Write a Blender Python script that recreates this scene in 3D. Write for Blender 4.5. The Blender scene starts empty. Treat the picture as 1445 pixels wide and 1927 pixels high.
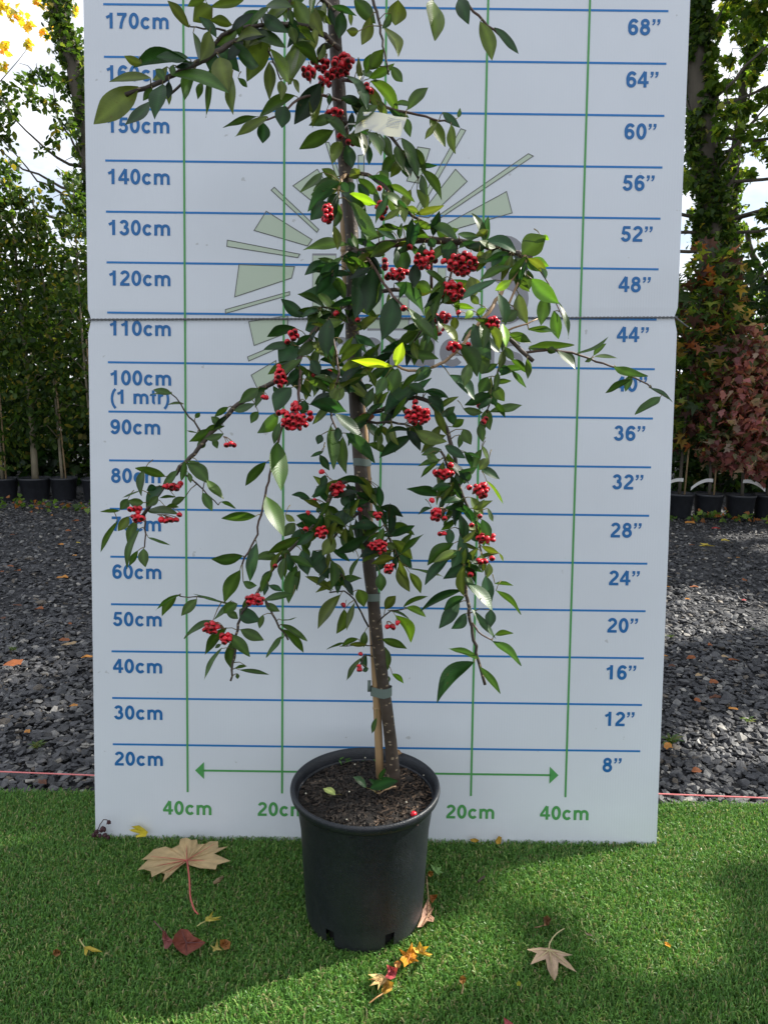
import bpy, bmesh, math, random
import numpy as np
from mathutils import Vector, Matrix

S = bpy.context.scene
C = S.collection
rng = np.random.default_rng(7)
random.seed(7)

# ---------------------------------------------------------------- camera
CAM = np.array([0.0096, -1.3914, 0.9415])
PITCH, YAW, ROLL, FPX = -0.1672, -0.001, 0.0129, 1350.0
def cam_basis():
    f = np.array([math.sin(YAW)*math.cos(PITCH), math.cos(YAW)*math.cos(PITCH), math.sin(PITCH)])
    r = np.array([math.cos(YAW), -math.sin(YAW), 0.0]); u = np.cross(r, f)
    return f, r*math.cos(ROLL)+u*math.sin(ROLL), -r*math.sin(ROLL)+u*math.cos(ROLL)
CF, CR, CU = cam_basis()
cd = bpy.data.cameras.new('camera'); co = bpy.data.objects.new('camera', cd); C.objects.link(co)
cd.lens = FPX/1927*36; cd.sensor_width = 36; cd.clip_end = 500; cd.clip_start = 0.05
co.matrix_world = Matrix(((CR[0],CU[0],-CF[0],CAM[0]),(CR[1],CU[1],-CF[1],CAM[1]),(CR[2],CU[2],-CF[2],CAM[2]),(0,0,0,1)))
S.camera = co
def ray(px, py): return CF + CR*(px-722.5)/FPX - CU*(py-963.5)/FPX
def at(px, py, Y):                       # point on the plane y=Y seen at pixel (px,py) of the photograph
    d = ray(px, py); return CAM + d*(Y-CAM[1])/d[1]
def ground(px, py, z=0.0):
    d = ray(px, py); return CAM + d*(z-CAM[2])/d[2]
def on_board(px, py):                    # board leans back: y = LEAN*z
    d = ray(px, py); t = (LEAN*CAM[2]-CAM[1])/(d[1]-LEAN*d[2]); return CAM + d*t

# ---------------------------------------------------------------- light
SUN_AZ, SUN_EL = math.radians(19), math.radians(37)    # azimuth measured from +x towards +y
SUN = np.array([math.cos(SUN_EL)*math.cos(SUN_AZ), math.cos(SUN_EL)*math.sin(SUN_AZ), math.sin(SUN_EL)])
W = bpy.data.worlds.new("World"); S.world = W; W.use_nodes = True
nt = W.node_tree; bg = nt.nodes['Background']
sky = nt.nodes.new('ShaderNodeTexSky'); sky.sky_type = 'NISHITA'; sky.sun_disc = False
sky.sun_elevation = SUN_EL; sky.sun_rotation = math.pi/2 - SUN_AZ
tc = nt.nodes.new('ShaderNodeTexCoord'); mp = nt.nodes.new('ShaderNodeMapping'); mp.inputs['Scale'].default_value = (1, 1, 2.2)
nz = nt.nodes.new('ShaderNodeTexNoise'); nz.inputs['Scale'].default_value = 3.1; nz.inputs['Detail'].default_value = 6; nz.inputs['Roughness'].default_value = .55
rp = nt.nodes.new('ShaderNodeValToRGB'); rp.color_ramp.elements[0].position = .36; rp.color_ramp.elements[1].position = .52
mx = nt.nodes.new('ShaderNodeMixRGB'); mx.inputs[2].default_value = (7.2, 7.4, 7.8, 1)
nt.links.new(tc.outputs['Generated'], mp.inputs[0]); nt.links.new(mp.outputs[0], nz.inputs['Vector'])
nt.links.new(nz.outputs['Fac'], rp.inputs[0]); nt.links.new(rp.outputs[0], mx.inputs[0]); nt.links.new(sky.outputs[0], mx.inputs[1])
nt.links.new(mx.outputs[0], bg.inputs[0]); bg.inputs[1].default_value = 0.085
sl = bpy.data.lights.new('sun', 'SUN'); sl.energy = 4.8; sl.angle = math.radians(.55); sl.color = (1, .95, .86)
so = bpy.data.objects.new('sun', sl); C.objects.link(so)
so.rotation_euler = Vector(SUN).to_track_quat('Z', 'Y').to_euler()
S.view_settings.view_transform = 'Standard'; S.view_settings.look = 'None'; S.view_settings.gamma = 1
S.view_settings.exposure = 1.08

# ---------------------------------------------------------------- helpers
def link(o, parent=None):
    C.objects.link(o)
    if parent is not None: o.parent = parent
    return o
def tag(o, label=None, cat=None, group=None, kind=None):
    if label: o['label'] = label
    if cat: o['category'] = cat
    if group: o['group'] = group
    if kind: o['kind'] = kind
    return o
def empty(name, loc, label, cat, group=None):
    o = bpy.data.objects.new(name, None); o.empty_display_size = .05; link(o); o.location = [float(v) for v in loc]
    return tag(o, label, cat, group)
class MB:
    """collects shapes (world coordinates) and links them as one mesh"""
    def __init__(s): s.v = []; s.f = []; s.c = []; s.n = 0; s.uv = None
    def add(s, V, F, col=(1,1,1)):
        V = np.asarray(V, float).reshape(-1, 3)
        col = np.asarray(col, float)
        if col.ndim == 1: col = np.tile(col, (len(V), 1))
        s.v.append(V); s.c.append(col)
        s.f.append([tuple(int(i)+s.n for i in f) for f in F]); s.n += len(V)
    def box(s, c, d, col=(1,1,1), M=None):
        x, y, z = [k/2 for k in d]
        V = np.array([(-x,-y,-z),(x,-y,-z),(x,y,-z),(-x,y,-z),(-x,-y,z),(x,-y,z),(x,y,z),(-x,y,z)])
        if M is not None: V = V @ np.asarray(M).T
        s.add(V+np.asarray(c), [(0,3,2,1),(4,5,6,7),(0,1,5,4),(1,2,6,5),(2,3,7,6),(3,0,4,7)], col)
    def tube(s, P, R, n=8, col=(1,1,1), cap=True):
        P = np.asarray(P, float); R = np.asarray(R, float)*np.ones(len(P))
        T = np.gradient(P, axis=0); T /= np.linalg.norm(T, axis=1)[:,None]+1e-12
        a = np.cross(T[0], [0,0,1.]) if abs(T[0][2]) < .9 else np.cross(T[0], [1.,0,0]); a /= np.linalg.norm(a)
        V = []
        for i in range(len(P)):
            a = a - T[i]*(a@T[i]); a /= np.linalg.norm(a)+1e-12; b = np.cross(T[i], a)
            th = np.arange(n)*2*math.pi/n
            V.append(P[i] + R[i]*(np.cos(th)[:,None]*a + np.sin(th)[:,None]*b))
        V = np.concatenate(V); F = []
        for i in range(len(P)-1):
            for k in range(n):
                k2 = (k+1) % n; F.append((i*n+k, i*n+k2, (i+1)*n+k2, (i+1)*n+k))
        if cap: F.append(tuple(range(n))[::-1]); F.append(tuple((len(P)-1)*n+k for k in range(n)))
        s.add(V, F, col)
    def lathe(s, prof, c, n=48, col=(1,1,1), skip=None):
        th = np.arange(n)*2*math.pi/n; V = []; F = []
        for r, z in prof: V.append(np.stack([c[0]+r*np.cos(th), c[1]+r*np.sin(th), np.full(n, c[2]+z)], -1))
        for i in range(len(prof)-1):
            for k in range(n):
                if skip and skip(i, k): continue
                k2 = (k+1) % n; F.append((i*n+k, i*n+k2, (i+1)*n+k2, (i+1)*n+k))
        s.add(np.concatenate(V), F, col)
    def build(s, name, mat, parent=None, smooth=False, origin=None, uv=None):
        me = bpy.data.meshes.new(name)
        V = np.concatenate(s.v); F = [f for g in s.f for f in g]; Cc = np.concatenate(s.c)
        if origin is not None: V = V - np.asarray(origin)
        elif parent is not None: V = V - np.array(parent.location)
        return finish(name, V, F, Cc, mat, parent, smooth, origin, uv)
def finish(name, V, F, Cc, mat, parent, smooth, origin, uv=None):
    me = bpy.data.meshes.new(name)
    ln = np.fromiter((len(f) for f in F), np.int32, len(F))
    lp = np.fromiter((i for f in F for i in f), np.int32, int(ln.sum()))
    return finish_np(name, V, lp, ln, Cc, mat, parent, smooth, origin, uv, me)
def finish_np(name, V, lp, ln, Cc, mat, parent=None, smooth=False, origin=None, uv=None, me=None):
    me = me or bpy.data.meshes.new(name)
    me.vertices.add(len(V)); me.vertices.foreach_set('co', np.ascontiguousarray(V, np.float32).ravel())
    me.loops.add(len(lp)); me.loops.foreach_set('vertex_index', lp.astype(np.int32))
    me.polygons.add(len(ln)); me.polygons.foreach_set('loop_start', np.concatenate([[0], np.cumsum(ln)[:-1]]).astype(np.int32))
    me.update(calc_edges=True); me.validate()
    if Cc is not None:
        a = me.color_attributes.new('Col', 'FLOAT_COLOR', 'POINT')
        a.data.foreach_set('color', np.concatenate([Cc, np.ones((len(Cc),1))], 1).astype(np.float32).ravel())
    if uv is not None:
        u = me.uv_layers.new(name='UVMap'); u.data.foreach_set('uv', np.ascontiguousarray(uv[lp], np.float32).ravel())
    (me.shade_smooth if smooth else me.shade_flat)()
    me.materials.append(mat)
    o = bpy.data.objects.new(name, me); link(o, parent)
    if origin is not None: o.location = [float(x) for x in origin]
    return o

# ---------------------------------------------------------------- materials
def mat(name, col=(.5,.5,.5), rough=.6, spec=.5, attr=False, var=0, vscale=8, bump=0, bscale=60, trans=0, tcol=1.6, stretch=None, detail=4, coat=0):
    m = bpy.data.materials.new(name); m.use_nodes = True; t = m.node_tree; N = t.nodes; L = t.links
    b = N['Principled BSDF']; b.inputs['Roughness'].default_value = rough
    b.inputs['Specular IOR Level'].default_value = spec; b.inputs['Coat Weight'].default_value = coat
    co_ = N.new('ShaderNodeTexCoord'); mp_ = N.new('ShaderNodeMapping'); L.new(co_.outputs['Object'], mp_.inputs[0])
    if stretch: mp_.inputs['Scale'].default_value = stretch
    if attr:
        a = N.new('ShaderNodeAttribute'); a.attribute_name = 'Col'; src = a.outputs['Color']
    else:
        a = N.new('ShaderNodeRGB'); a.outputs[0].default_value = (*col, 1); src = a.outputs[0]
    if var:
        n = N.new('ShaderNodeTexNoise'); n.inputs['Scale'].default_value = vscale; n.inputs['Detail'].default_value = detail
        L.new(mp_.outputs[0], n.inputs['Vector'])
        mr = N.new('ShaderNodeMapRange'); mr.inputs[1].default_value = .25; mr.inputs[2].default_value = .75
        mr.inputs[3].default_value = 1-var; mr.inputs[4].default_value = 1+var; L.new(n.outputs['Fac'], mr.inputs[0])
        vm = N.new('ShaderNodeVectorMath'); vm.operation = 'SCALE'; L.new(src, vm.inputs[0]); L.new(mr.outputs[0], vm.inputs['Scale'])
        src = vm.outputs[0]
    L.new(src, b.inputs['Base Color'])
    if bump:
        n2 = N.new('ShaderNodeTexNoise'); n2.inputs['Scale'].default_value = bscale; n2.inputs['Detail'].default_value = 5
        L.new(mp_.outputs[0], n2.inputs['Vector'])
        bp = N.new('ShaderNodeBump'); bp.inputs['Strength'].default_value = bump; bp.inputs['Distance'].default_value = .004
        L.new(n2.outputs['Fac'], bp.inputs['Height']); L.new(bp.outputs[0], b.inputs['Normal'])
    if trans:
        tr = N.new('ShaderNodeBsdfTranslucent'); v2 = N.new('ShaderNodeVectorMath'); v2.operation = 'MULTIPLY'
        v2.inputs[1].default_value = (tcol*1.15, tcol*1.1, tcol*.45); L.new(src, v2.inputs[0]); L.new(v2.outputs[0], tr.inputs[0])
        ms = N.new('ShaderNodeMixShader'); ms.inputs[0].default_value = trans
        L.new(b.outputs[0], ms.inputs[1]); L.new(tr.outputs[0], ms.inputs[2]); L.new(ms.outputs[0], N['Material Output'].inputs[0])
    return m

# ================================================================ setting: ground, turf, gravel
LEAN = 0.10
def sheet(name, pts, z, m):
    b = MB(); b.add([(x, y, z) for x, y in pts], [tuple(range(len(pts)))]); o = b.build(name, m); return tag(o, kind='structure')
M_earth = mat('dark gravel bed', (.035,.036,.04), .95, var=.5, vscale=30, bump=1, bscale=45)
sheet('gravel_ground', [(-60,-30),(60,-30),(60,90),(-60,90)], -0.03, M_earth)
TE = lambda x: .164 - .012*x + .004*math.sin(x*9)       # back edge of the turf
M_tb = mat('turf backing', (.018,.035,.012), .95, var=.5, vscale=60)
xs = np.linspace(-2.6, 2.6, 60)
sheet('turf_mat', [(-2.6,-2.2),(2.6,-2.2)]+[(x, TE(x)) for x in xs[::-1]], -0.022, M_tb)

# artificial turf: curved blades as one sheet of ground cover
def turf(n, x0, x1, y0, y1, wid):
    x = rng.uniform(x0, x1, n); y = rng.uniform(y0, y1, n)
    k = y < np.array([TE(v) for v in x]); x, y = x[k], y[k]; n = len(x)
    th = rng.uniform(0, 2*math.pi, n) + .0; d = np.stack([np.cos(th), np.sin(th)], -1) + np.array([.25, .12])
    d /= np.linalg.norm(d, axis=1)[:,None]
    h = rng.uniform(.014, .027, n); L = rng.uniform(.004, .017, n); w = wid*.85*rng.uniform(.6, 1.25, n)
    side = np.stack([-d[:,1], d[:,0]], -1); cur = rng.normal(0, .006, n)
    V = np.zeros((n, 7, 3)); z0 = -0.022
    for i, (t, zf, wf) in enumerate(((0,0,.8),(.38,.68,1),(.75,.98,.9))):
        p = np.stack([x, y], -1) + d*(L*t)[:,None] + side*(cur*math.sin(t*math.pi))[:,None]
        for j, sg in enumerate((-1, 1)):
            V[:, i*2+j, :2] = p + side*(sg*w*wf/2)[:,None]; V[:, i*2+j, 2] = z0 + h*zf
    V[:, 6, :2] = np.stack([x, y], -1) + d*(L*1.12)[:,None]; V[:, 6, 2] = z0 + h*rng.uniform(.75, 1.05, n)
    base = np.arange(n)[:,None]*7
    q = np.concatenate([base+np.array([0,1,3,2]), base+np.array([2,3,5,4])], 1).ravel()
    tr = (base+np.array([4,5,6])).ravel()
    lp = np.concatenate([q, tr]); ln = np.concatenate([np.full(2*n, 4), np.full(n, 3)])
    pal = np.array([(.056,.142,.026),(.078,.192,.034),(.118,.250,.050),(.19,.28,.07),(.28,.26,.13)])
    c = pal[rng.choice(5, n, p=[.31,.32,.2,.10,.07])]*rng.uniform(.87, 1.45, n)[:,None]
    return V.reshape(-1,3), lp, ln, np.repeat(c, 7, 0)
M_turf = mat('artificial grass', attr=True, rough=.40, spec=.35, trans=.25, tcol=1.5)
parts = [turf(270000, -.95, .95, -.56, .19, .0021), turf(60000, -2.0, 2.0, -1.0, .19, .0030)]
V = np.concatenate([p[0] for p in parts]); off = len(parts[0][0])
q = [p[1]+(0, off)[i] for i, p in enumerate(parts)]
turf_o = finish_np('turf_grass', V, np.concatenate(q), np.concatenate([p[2] for p in parts]), np.concatenate([p[3] for p in parts]), M_turf)
tag(turf_o, 'green artificial grass blades covering the mat in front of the board', 'artificial grass', kind='stuff')

# slate chippings
def rocks(nt_=14):
    out = []
    for k in range(nt_):
        bm = bmesh.new(); r = random.Random(k)
        for i in range(11):
            v = Vector((r.gauss(0,1), r.gauss(0,1), r.gauss(0,1))).normalized(); v = Vector((v.x, v.y*r.uniform(.6,.9), v.z*.42)); bm.verts.new(v)
        g = bmesh.ops.convex_hull(bm, input=bm.verts); bmesh.ops.delete(bm, geom=[v for v in bm.verts if not v.link_faces], context='VERTS')
        bm.verts.index_update(); bmesh.ops.triangulate(bm, faces=bm.faces); bm.verts.ensure_lookup_table()
        out.append((np.array([v.co[:] for v in bm.verts]), np.array([[v.index for v in f.verts] for f in bm.faces]))); bm.free()
    return out
RK = rocks()
def stones(x, y, s):
    n = len(x); Vs=[]; Fs=[]; Cs=[]; off = 0; kind = rng.integers(0, len(RK), n)
    pal = np.array([(.036,.037,.041),(.052,.053,.058),(.078,.078,.082),(.13,.128,.125),(.26,.245,.22),(.10,.083,.065)])
    for k, (rv, rf) in enumerate(RK):
        i = np.where(kind == k)[0]; m_ = len(i)
        if not m_: continue
        a = rng.uniform(0, 2*math.pi, m_); tx = rng.normal(0, .22, m_); ty = rng.normal(0, .22, m_)
        v = rv[None]*s[i][:,None,None]*np.array([.58,.58,.62])
        z = v[...,2] + v[...,0]*tx[:,None] + v[...,1]*ty[:,None]
        X = v[...,0]*np.cos(a)[:,None]-v[...,1]*np.sin(a)[:,None]; Y = v[...,0]*np.sin(a)[:,None]+v[...,1]*np.cos(a)[:,None]
        P = np.stack([X+x[i][:,None], Y+y[i][:,None], z+(-.024+s[i]*.12+rng.uniform(0,.008,m_))[:,None]], -1)
        Vs.append(P.reshape(-1,3)); Fs.append((rf[None]+(np.arange(m_)*len(rv))[:,None,None]+off).reshape(-1,3)); off += m_*len(rv)
        c = pal[rng.choice(6, m_, p=[.32,.3,.2,.10,.04,.04])]*rng.uniform(.8,1.2,m_)[:,None]; Cs.append(np.repeat(c, len(rv), 0))
    return np.concatenate(Vs), np.concatenate(Fs), np.concatenate(Cs)
def field(n, x0, x1, y0, y1, lo, hi, wedge=False):
    hi *= .9
    x = rng.uniform(x0, x1, n); y = rng.uniform(y0, y1, n)
    s = lo*(hi/lo)**(rng.random(n)**1.7)
    k = (y > np.array([TE(v)+.012 for v in x]))
    if wedge: k &= np.abs(x) > .42*(y+1.39)-.14
    return x[k], y[k], s[k]
fs = [field(46000, -2.3, 2.3, .15, 1.5, .008, .036, True), field(60000, -3.9, 3.9, 1.3, 5.2, .010, .036, True),
      field(9000, -1.6, 1.6, .15, 5.0, .022, .045), field(800, -2.2, 2.2, .17, 3.0, .030, .055)]
V, F, Cc = stones(*[np.concatenate([f[i] for f in fs]) for i in range(3)])
M_st = mat('slate chippings', attr=True, rough=.62, spec=.45, var=.35, vscale=90, bump=.4, bscale=220)
g = finish_np('slate_gravel', V, F.ravel(), np.full(len(F), 3), Cc, M_st)
tag(g, 'loose dark slate chippings spread behind the turf', 'gravel', kind='stuff')

# ================================================================ measuring board
ZS = .992
board = empty('measuring_board', (0,0,0), 'tall white plastic height board with blue and green scale lines behind the potted tree', 'measuring board')
M_board = mat('white fluted plastic', (.66,.695,.745), .42, .4, var=.05, vscale=3.0)
t = M_board.node_tree; N = t.nodes; L = t.links      # vertical flutes of the twin-wall sheet
wv = N.new('ShaderNodeTexWave'); wv.inputs['Scale'].default_value = 58; wv.bands_direction = 'X'; wv.inputs['Distortion'].default_value = .15
tcn = N.new('ShaderNodeTexCoord'); L.new(tcn.outputs['Object'], wv.inputs['Vector'])
bp = N.new('ShaderNodeBump'); bp.inputs['Strength'].default_value = .12; bp.inputs['Distance'].default_value = .0006
L.new(wv.outputs['Fac'], bp.inputs['Height']); L.new(bp.outputs[0], N['Principled BSDF'].inputs['Normal'])
sp = N.new('ShaderNodeTexNoise'); sp.inputs['Scale'].default_value = 38; sp.inputs['Detail'].default_value = 3; L.new(tcn.outputs['Object'], sp.inputs['Vector'])
sm = N.new('ShaderNodeTexNoise'); sm.inputs['Scale'].default_value = 2.3; sm.inputs['Detail'].default_value = 5; L.new(tcn.outputs['Object'], sm.inputs['Vector'])
r2 = N.new('ShaderNodeMapRange'); r2.inputs[1].default_value = .735; r2.inputs[2].default_value = .76; r2.inputs[4].default_value = .35; L.new(sp.outputs['Fac'], r2.inputs[0])
r3 = N.new('ShaderNodeMapRange'); r3.inputs[1].default_value = .56; r3.inputs[2].default_value = .80; r3.inputs[4].default_value = .16; L.new(sm.outputs['Fac'], r3.inputs[0])
s3 = N.new('ShaderNodeSeparateXYZ'); L.new(tcn.outputs['Object'], s3.inputs[0])
r4 = N.new('ShaderNodeMapRange'); r4.inputs[1].default_value = .06; r4.inputs[2].default_value = .0; r4.inputs[4].default_value = .14; L.new(s3.outputs[2], r4.inputs[0])
d1 = N.new('ShaderNodeMath'); L.new(r2.outputs[0], d1.inputs[0]); L.new(r3.outputs[0], d1.inputs[1])
d4 = N.new('ShaderNodeMath'); d4.operation = 'MULTIPLY'; L.new(r4.outputs[0], d4.inputs[0]); L.new(sp.outputs['Fac'], d4.inputs[1])
d5 = N.new('ShaderNodeMath'); L.new(d1.outputs[0], d5.inputs[0]); L.new(d4.outputs[0], d5.inputs[1])
md = N.new('ShaderNodeMixRGB'); L.new(d5.outputs[0], md.inputs[0]); bb = N['Principled BSDF'].inputs['Base Color']; L.new(bb.links[0].from_socket, md.inputs[1]); md.inputs[2].default_value = (.22,.21,.18,1); L.new(md.outputs[0], bb)
def bpt(x, z, off=0): return np.array([x, LEAN*z-off, z])
FOLD = 1.0862
def fold_z(x): return FOLD + x*.0163
def edge_x(z):       # outline of the sheet; the cord pulls it in at the fold
    n_ = .006*math.exp(-((z-FOLD)/.012)**2)
    return -.597+n_, .597-n_
def panel(name, z0, z1, bz):
    b = MB(); zz = np.linspace(z0, z1, 40); Lq = [edge_x(z)[0] for z in zz]; Rq = [edge_x(z)[1] for z in zz]
    th = .005; V = []; F = []
    for z, l, r in zip(zz, Lq, Rq):
        d = .0010*math.exp(-((z-bz)/.006)**2)      # rounded lip at the fold
        k = z/FOLD if z < FOLD else (1.83-z)/(1.83-FOLD)
        zl, zr = z+(fold_z(-.597)-FOLD)*k, z+(fold_z(.597)-FOLD)*k
        V += [bpt(l, zl, -d), bpt(r, zr, -d), bpt(r, zr, -th), bpt(l, zl, -th)]
    for i in range(len(zz)-1):
        for k in range(4): F.append((i*4+k, i*4+(k+1)%4, i*4+4+(k+1)%4, i*4+4+k))
    F += [(0,3,2,1), tuple((len(zz)-1)*4+k for k in range(4))]
    b.add(V, F); return b.build(name, M_board, board)
panel('lower_panel', -.008, FOLD-.0008, FOLD)
panel('upper_panel', FOLD+.0008, 1.83, FOLD)
M_blue = mat('blue print', (.006,.170,.48), .5); M_btext = mat('blue numeral print', (.003,.125,.36), .5); M_green = mat('green print', (.070,.31,.080), .5); M_grey = mat('grey print', (.25,.25,.275), .5)
M_olive = mat('pale olive print', (.47,.55,.43), .5); M_outl = mat('thin grey outline print', (.10,.11,.10), .5)
def strip(name, x0, z0, x1, z1, w, off, m, label=None):
    b = MB(); d = np.array([x1-x0, z1-z0]); d /= np.linalg.norm(d); s = np.array([-d[1], d[0]])*w/2
    q = [(x0-s[0], z0-s[1]), (x1-s[0], z1-s[1]), (x1+s[0], z1+s[1]), (x0+s[0], z0+s[1])]
    b.add([bpt(x, z, off) for x, z in q], [(0,1,2,3)]); o = b.build(name, m, board)
    if label: tag(o, label)
    return o
for k in range(17, 1, -1):
    x0, x1 = (-.5576, .5548)
    strip('blue_height_line', x0, k*.1*ZS, x1, k*.1*ZS, .0042, .00045, M_blue)
for x in (-.4, -.2, 0, .2, .4): strip('green_width_line', x, .097, x, 1.82, .0042, .0008, M_green)

# --- hand-drawn bold sans glyphs: strokes in units of the cap height
def arc(cx, cy, rx, ry, a0, a1, n=20):
    a = np.radians(np.linspace(a0, a1, n)); return [(cx+rx*math.cos(q), cy+ry*math.sin(q)) for q in a]
T = .195
GL = {
 '0': (.776, [(arc(.388,.5,.235,.415,0,360,36), T)]),
 '1': (.776, [([(.44,0),(.44,1)], T), ([(.46,.90),(.36,.80),(.12,.69)], .165)]),
 '2': (.776, [(arc(.385,.70,.225,.215,165,-18)+[(.50,.50),(.27,.29),(.16,.15),(.15,.04)], .185), ([(.06,.085),(.70,.085)], .17)]),
 '3': (.776, [(arc(.365,.725,.2,.19,165,-85), .185), (arc(.375,.305,.235,.22,95,-168), .19)]),
 '4': (.776, [([(.50,.99),(.11,.38),(.09,.27)], .16), ([(.03,.31),(.74,.31)], .165), ([(.51,0),(.51,.99)], .19)]),
 '5': (.776, [([(.20,.905),(.68,.905)], .17), ([(.26,.92),(.19,.47)], .165), (arc(.375,.325,.235,.24,140,-165), .19)]),
 '6': (.776, [(arc(.395,.32,.225,.235,0,360,32), T), (arc(.43,.50,.275,.41,42,195), .19)]),
 '7': (.776, [([(.06,.91),(.70,.91)], .17), ([(.62,.92),(.46,.66),(.35,.36),(.29,0)], .185)]),
 '8': (.776, [(arc(.388,.74,.195,.175,0,360,30), .18), (arc(.388,.30,.235,.22,0,360,32), .19)]),
 '9': (.776, [(arc(.381,.68,.225,.235,0,360,32), T), (arc(.346,.50,.275,.41,222,375), .19)]),
 'c': (.776, [(arc(.40,.365,.245,.285,38,322), .19)]),
 'm': (1.242, [([(.18,0),(.18,.725)], .19), (arc(.395,.42,.215,.23,180,0)+[(.61,0)], .185), (arc(.83,.42,.22,.23,180,0)+[(1.05,0)], .185)]),
 'n': (.853, [([(.19,0),(.19,.725)], .19), (arc(.43,.42,.235,.23,180,0)+[(.665,0)], .19)]),
 'r': (.543, [([(.19,0),(.19,.725)], .19), (arc(.44,.40,.25,.24,180,78), .18)]),
 't': (.465, [([(.24,.97),(.24,.22)]+arc(.35,.20,.11,.12,180,275,8), .185), ([(.02,.645),(.44,.645)], .15)]),
 '(': (.465, [(arc(.72,.36,.53,.78,121,239), .17)]),
 ')': (.465, [(arc(-.26,.36,.53,.78,59,-59), .17)]),
 '\u201d': (.698, [([(.18,.99),(.18,.80)], .18), ([(.23,.88),(.20,.73),(.09,.63)], .08), ([(.49,.99),(.49,.80)], .18), ([(.54,.88),(.51,.73),(.40,.63)], .08)]),
 ' ': (.388, []),
 'a': (.776, [(arc(.37,.20,.215,.135,20,340,24), .17), (arc(.36,.44,.215,.205,160,0)+[(.575,.1),(.62,0)], .185)]),
 'd': (.853, [(arc(.39,.36,.235,.285,0,360,30), .185), ([(.665,0),(.665,1)], .19)]),
 'e': (.776, [(arc(.395,.365,.25,.285,0,318,28), .18), ([(.16,.35),(.66,.35)], .13)]),
 's': (.776, [(arc(.375,.52,.20,.13,25,250,16)+arc(.385,.20,.225,.13,80,-155,16), .16)]),
 'g': (.853, [(arc(.39,.38,.235,.27,0,360,30), .185), ([(.665,.725),(.665,-.02)]+arc(.42,-.03,.245,.19,0,-160,14), .185)]),
}
def ribbon(P, w, closed=False):
    P = np.asarray(P, float); closed = np.linalg.norm(P[0]-P[-1]) < 1e-6
    if closed: P = P[:-1]; Tn = np.roll(P, -1, 0)-np.roll(P, 1, 0)
    else: Tn = np.gradient(P, axis=0)
    Tn /= np.linalg.norm(Tn, axis=1)[:,None]; Nn = np.stack([-Tn[:,1], Tn[:,0]], -1)*w/2
    V = np.concatenate([P-Nn, P+Nn]); n = len(P); F = [(i, i+1, n+i+1, n+i) for i in range(n-1)]
    if closed: F.append((n-1, 0, n, 2*n-1))
    return V, F
def write(name, txt, x, zc, cap, m, off=.0006, center=False):
    w = sum(GL[ch][0] for ch in txt)*cap
    if center: x -= w/2
    b = MB(); k = 0
    for ch in txt:
        adv, st = GL[ch]
        for P, wd in st:
            V, F = ribbon(P, wd+.012); V = V*cap
            b.add([bpt(x+v[0], zc+v[1], off+.00006*(k % 4)) for v in V], F); k += 1
        x += adv*cap
    return tag(b.build(name, m, board), 'printed '+txt.replace('\u201d', ' inch'))
CAP = .0298
for k in range(17, 1, -1):
    top = k*.1*ZS - .0158
    write('centimetre_number', f'{k*10}cm', -.5576+.002, top-CAP, CAP, M_btext)
    if k >= 2: write('inch_number', f'{k*4}\u201d', .5548-.080+(.0 if k > 2 else 0), top-CAP, CAP*1.02, M_btext)
write('centimetre_number', '(1 mtr)', -.5576+.002, .1*10*ZS-.0535-CAP, CAP*.97, M_btext)
for x in (-.4, -.2, 0, .2, .4):
    if x: write('width_number', f'{abs(int(round(x*100)))}cm', x, .0475, CAP, M_green, center=True)
b = MB(); za = .1445
b.add([bpt(x, z, .0010) for x, z in ((-.368,za-.0021),(.368,za-.0021),(.368,za+.0021),(-.368,za+.0021))], [(0,1,2,3)])
for s in (-1, 1): b.add([bpt(x, z, .0010) for x, z in ((s*.384,za),(s*.365,za+.0185),(s*.365,za-.0185))], [(0,1,2)])
b.build('width_arrow', M_green, board)
# --- printed emblem: sun rays, block letters and the word below
Tz = lambda x, y: (400+x/2.1894, 240+y/2.1894)
RAYS = [[(242,258),(255,246),(438,420),(430,432)],[(332,240),(432,172),(480,245),(420,312)],[(222,345),(410,462),(392,488),(172,424)],
 [(62,464),(360,522),(352,536),(60,490)],[(110,565),(338,573),(326,620),(92,698)],[(54,750),(318,676),(318,690),(54,766)],
 [(150,800),(310,776),(310,846),(172,898)],[(145,945),(300,880),(310,892),(150,962)],[(160,1020),(262,960),(262,1030),(190,1085)],
 [(845,80),(895,88),(850,230),(800,220)],[(1022,5),(1042,12),(850,350),(830,350)],[(1000,172),(1048,222),(890,372),(850,366)],
 [(1300,108),(1320,118),(905,395),(898,385)],[(1210,264),(1233,352),(960,430),(950,405)],[(465,60),(480,62),(525,200),(510,205)],[(600,115),(625,112),(622,220),(602,220)]]
def board_poly(name, pts, m, off, grow=0):
    P = np.array([on_board(*p) for p in pts]); c = P.mean(0)
    if grow:
        d = P-c; P = P + d/np.linalg.norm(d, axis=1)[:,None]*grow
    b = MB(); b.add(P + np.array([0,-off,0]), [tuple(range(len(P)))]); return b.build(name, m, board)
def outline(name, pts, m, w):
    P = np.array([on_board(*p) for p in pts]); n = len(P); c = P[:,[0,2]].mean(0); V = []
    for i in range(n):       # mitred inner and outer corner
        a, p, q = P[i-1][[0,2]], P[i][[0,2]], P[(i+1) % n][[0,2]]; d0 = (p-a)/np.linalg.norm(p-a); d1 = (q-p)/np.linalg.norm(q-p)
        n0 = np.array([-d0[1], d0[0]]); n1 = np.array([-d1[1], d1[0]]); m_ = n0+n1; m_ /= max(np.linalg.norm(m_), .3); k_ = min(2.5, 1/max(.3, m_@n0))*w/2
        V += [bpt(*(p+m_*k_), .00055), bpt(*(p-m_*k_), .00055)]
    b = MB(); b.add(V, [(2*i, 2*i+1, (2*i+3) % (2*n), (2*i+2) % (2*n)) for i in range(n)]); return b.build(name, m, board)
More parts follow.
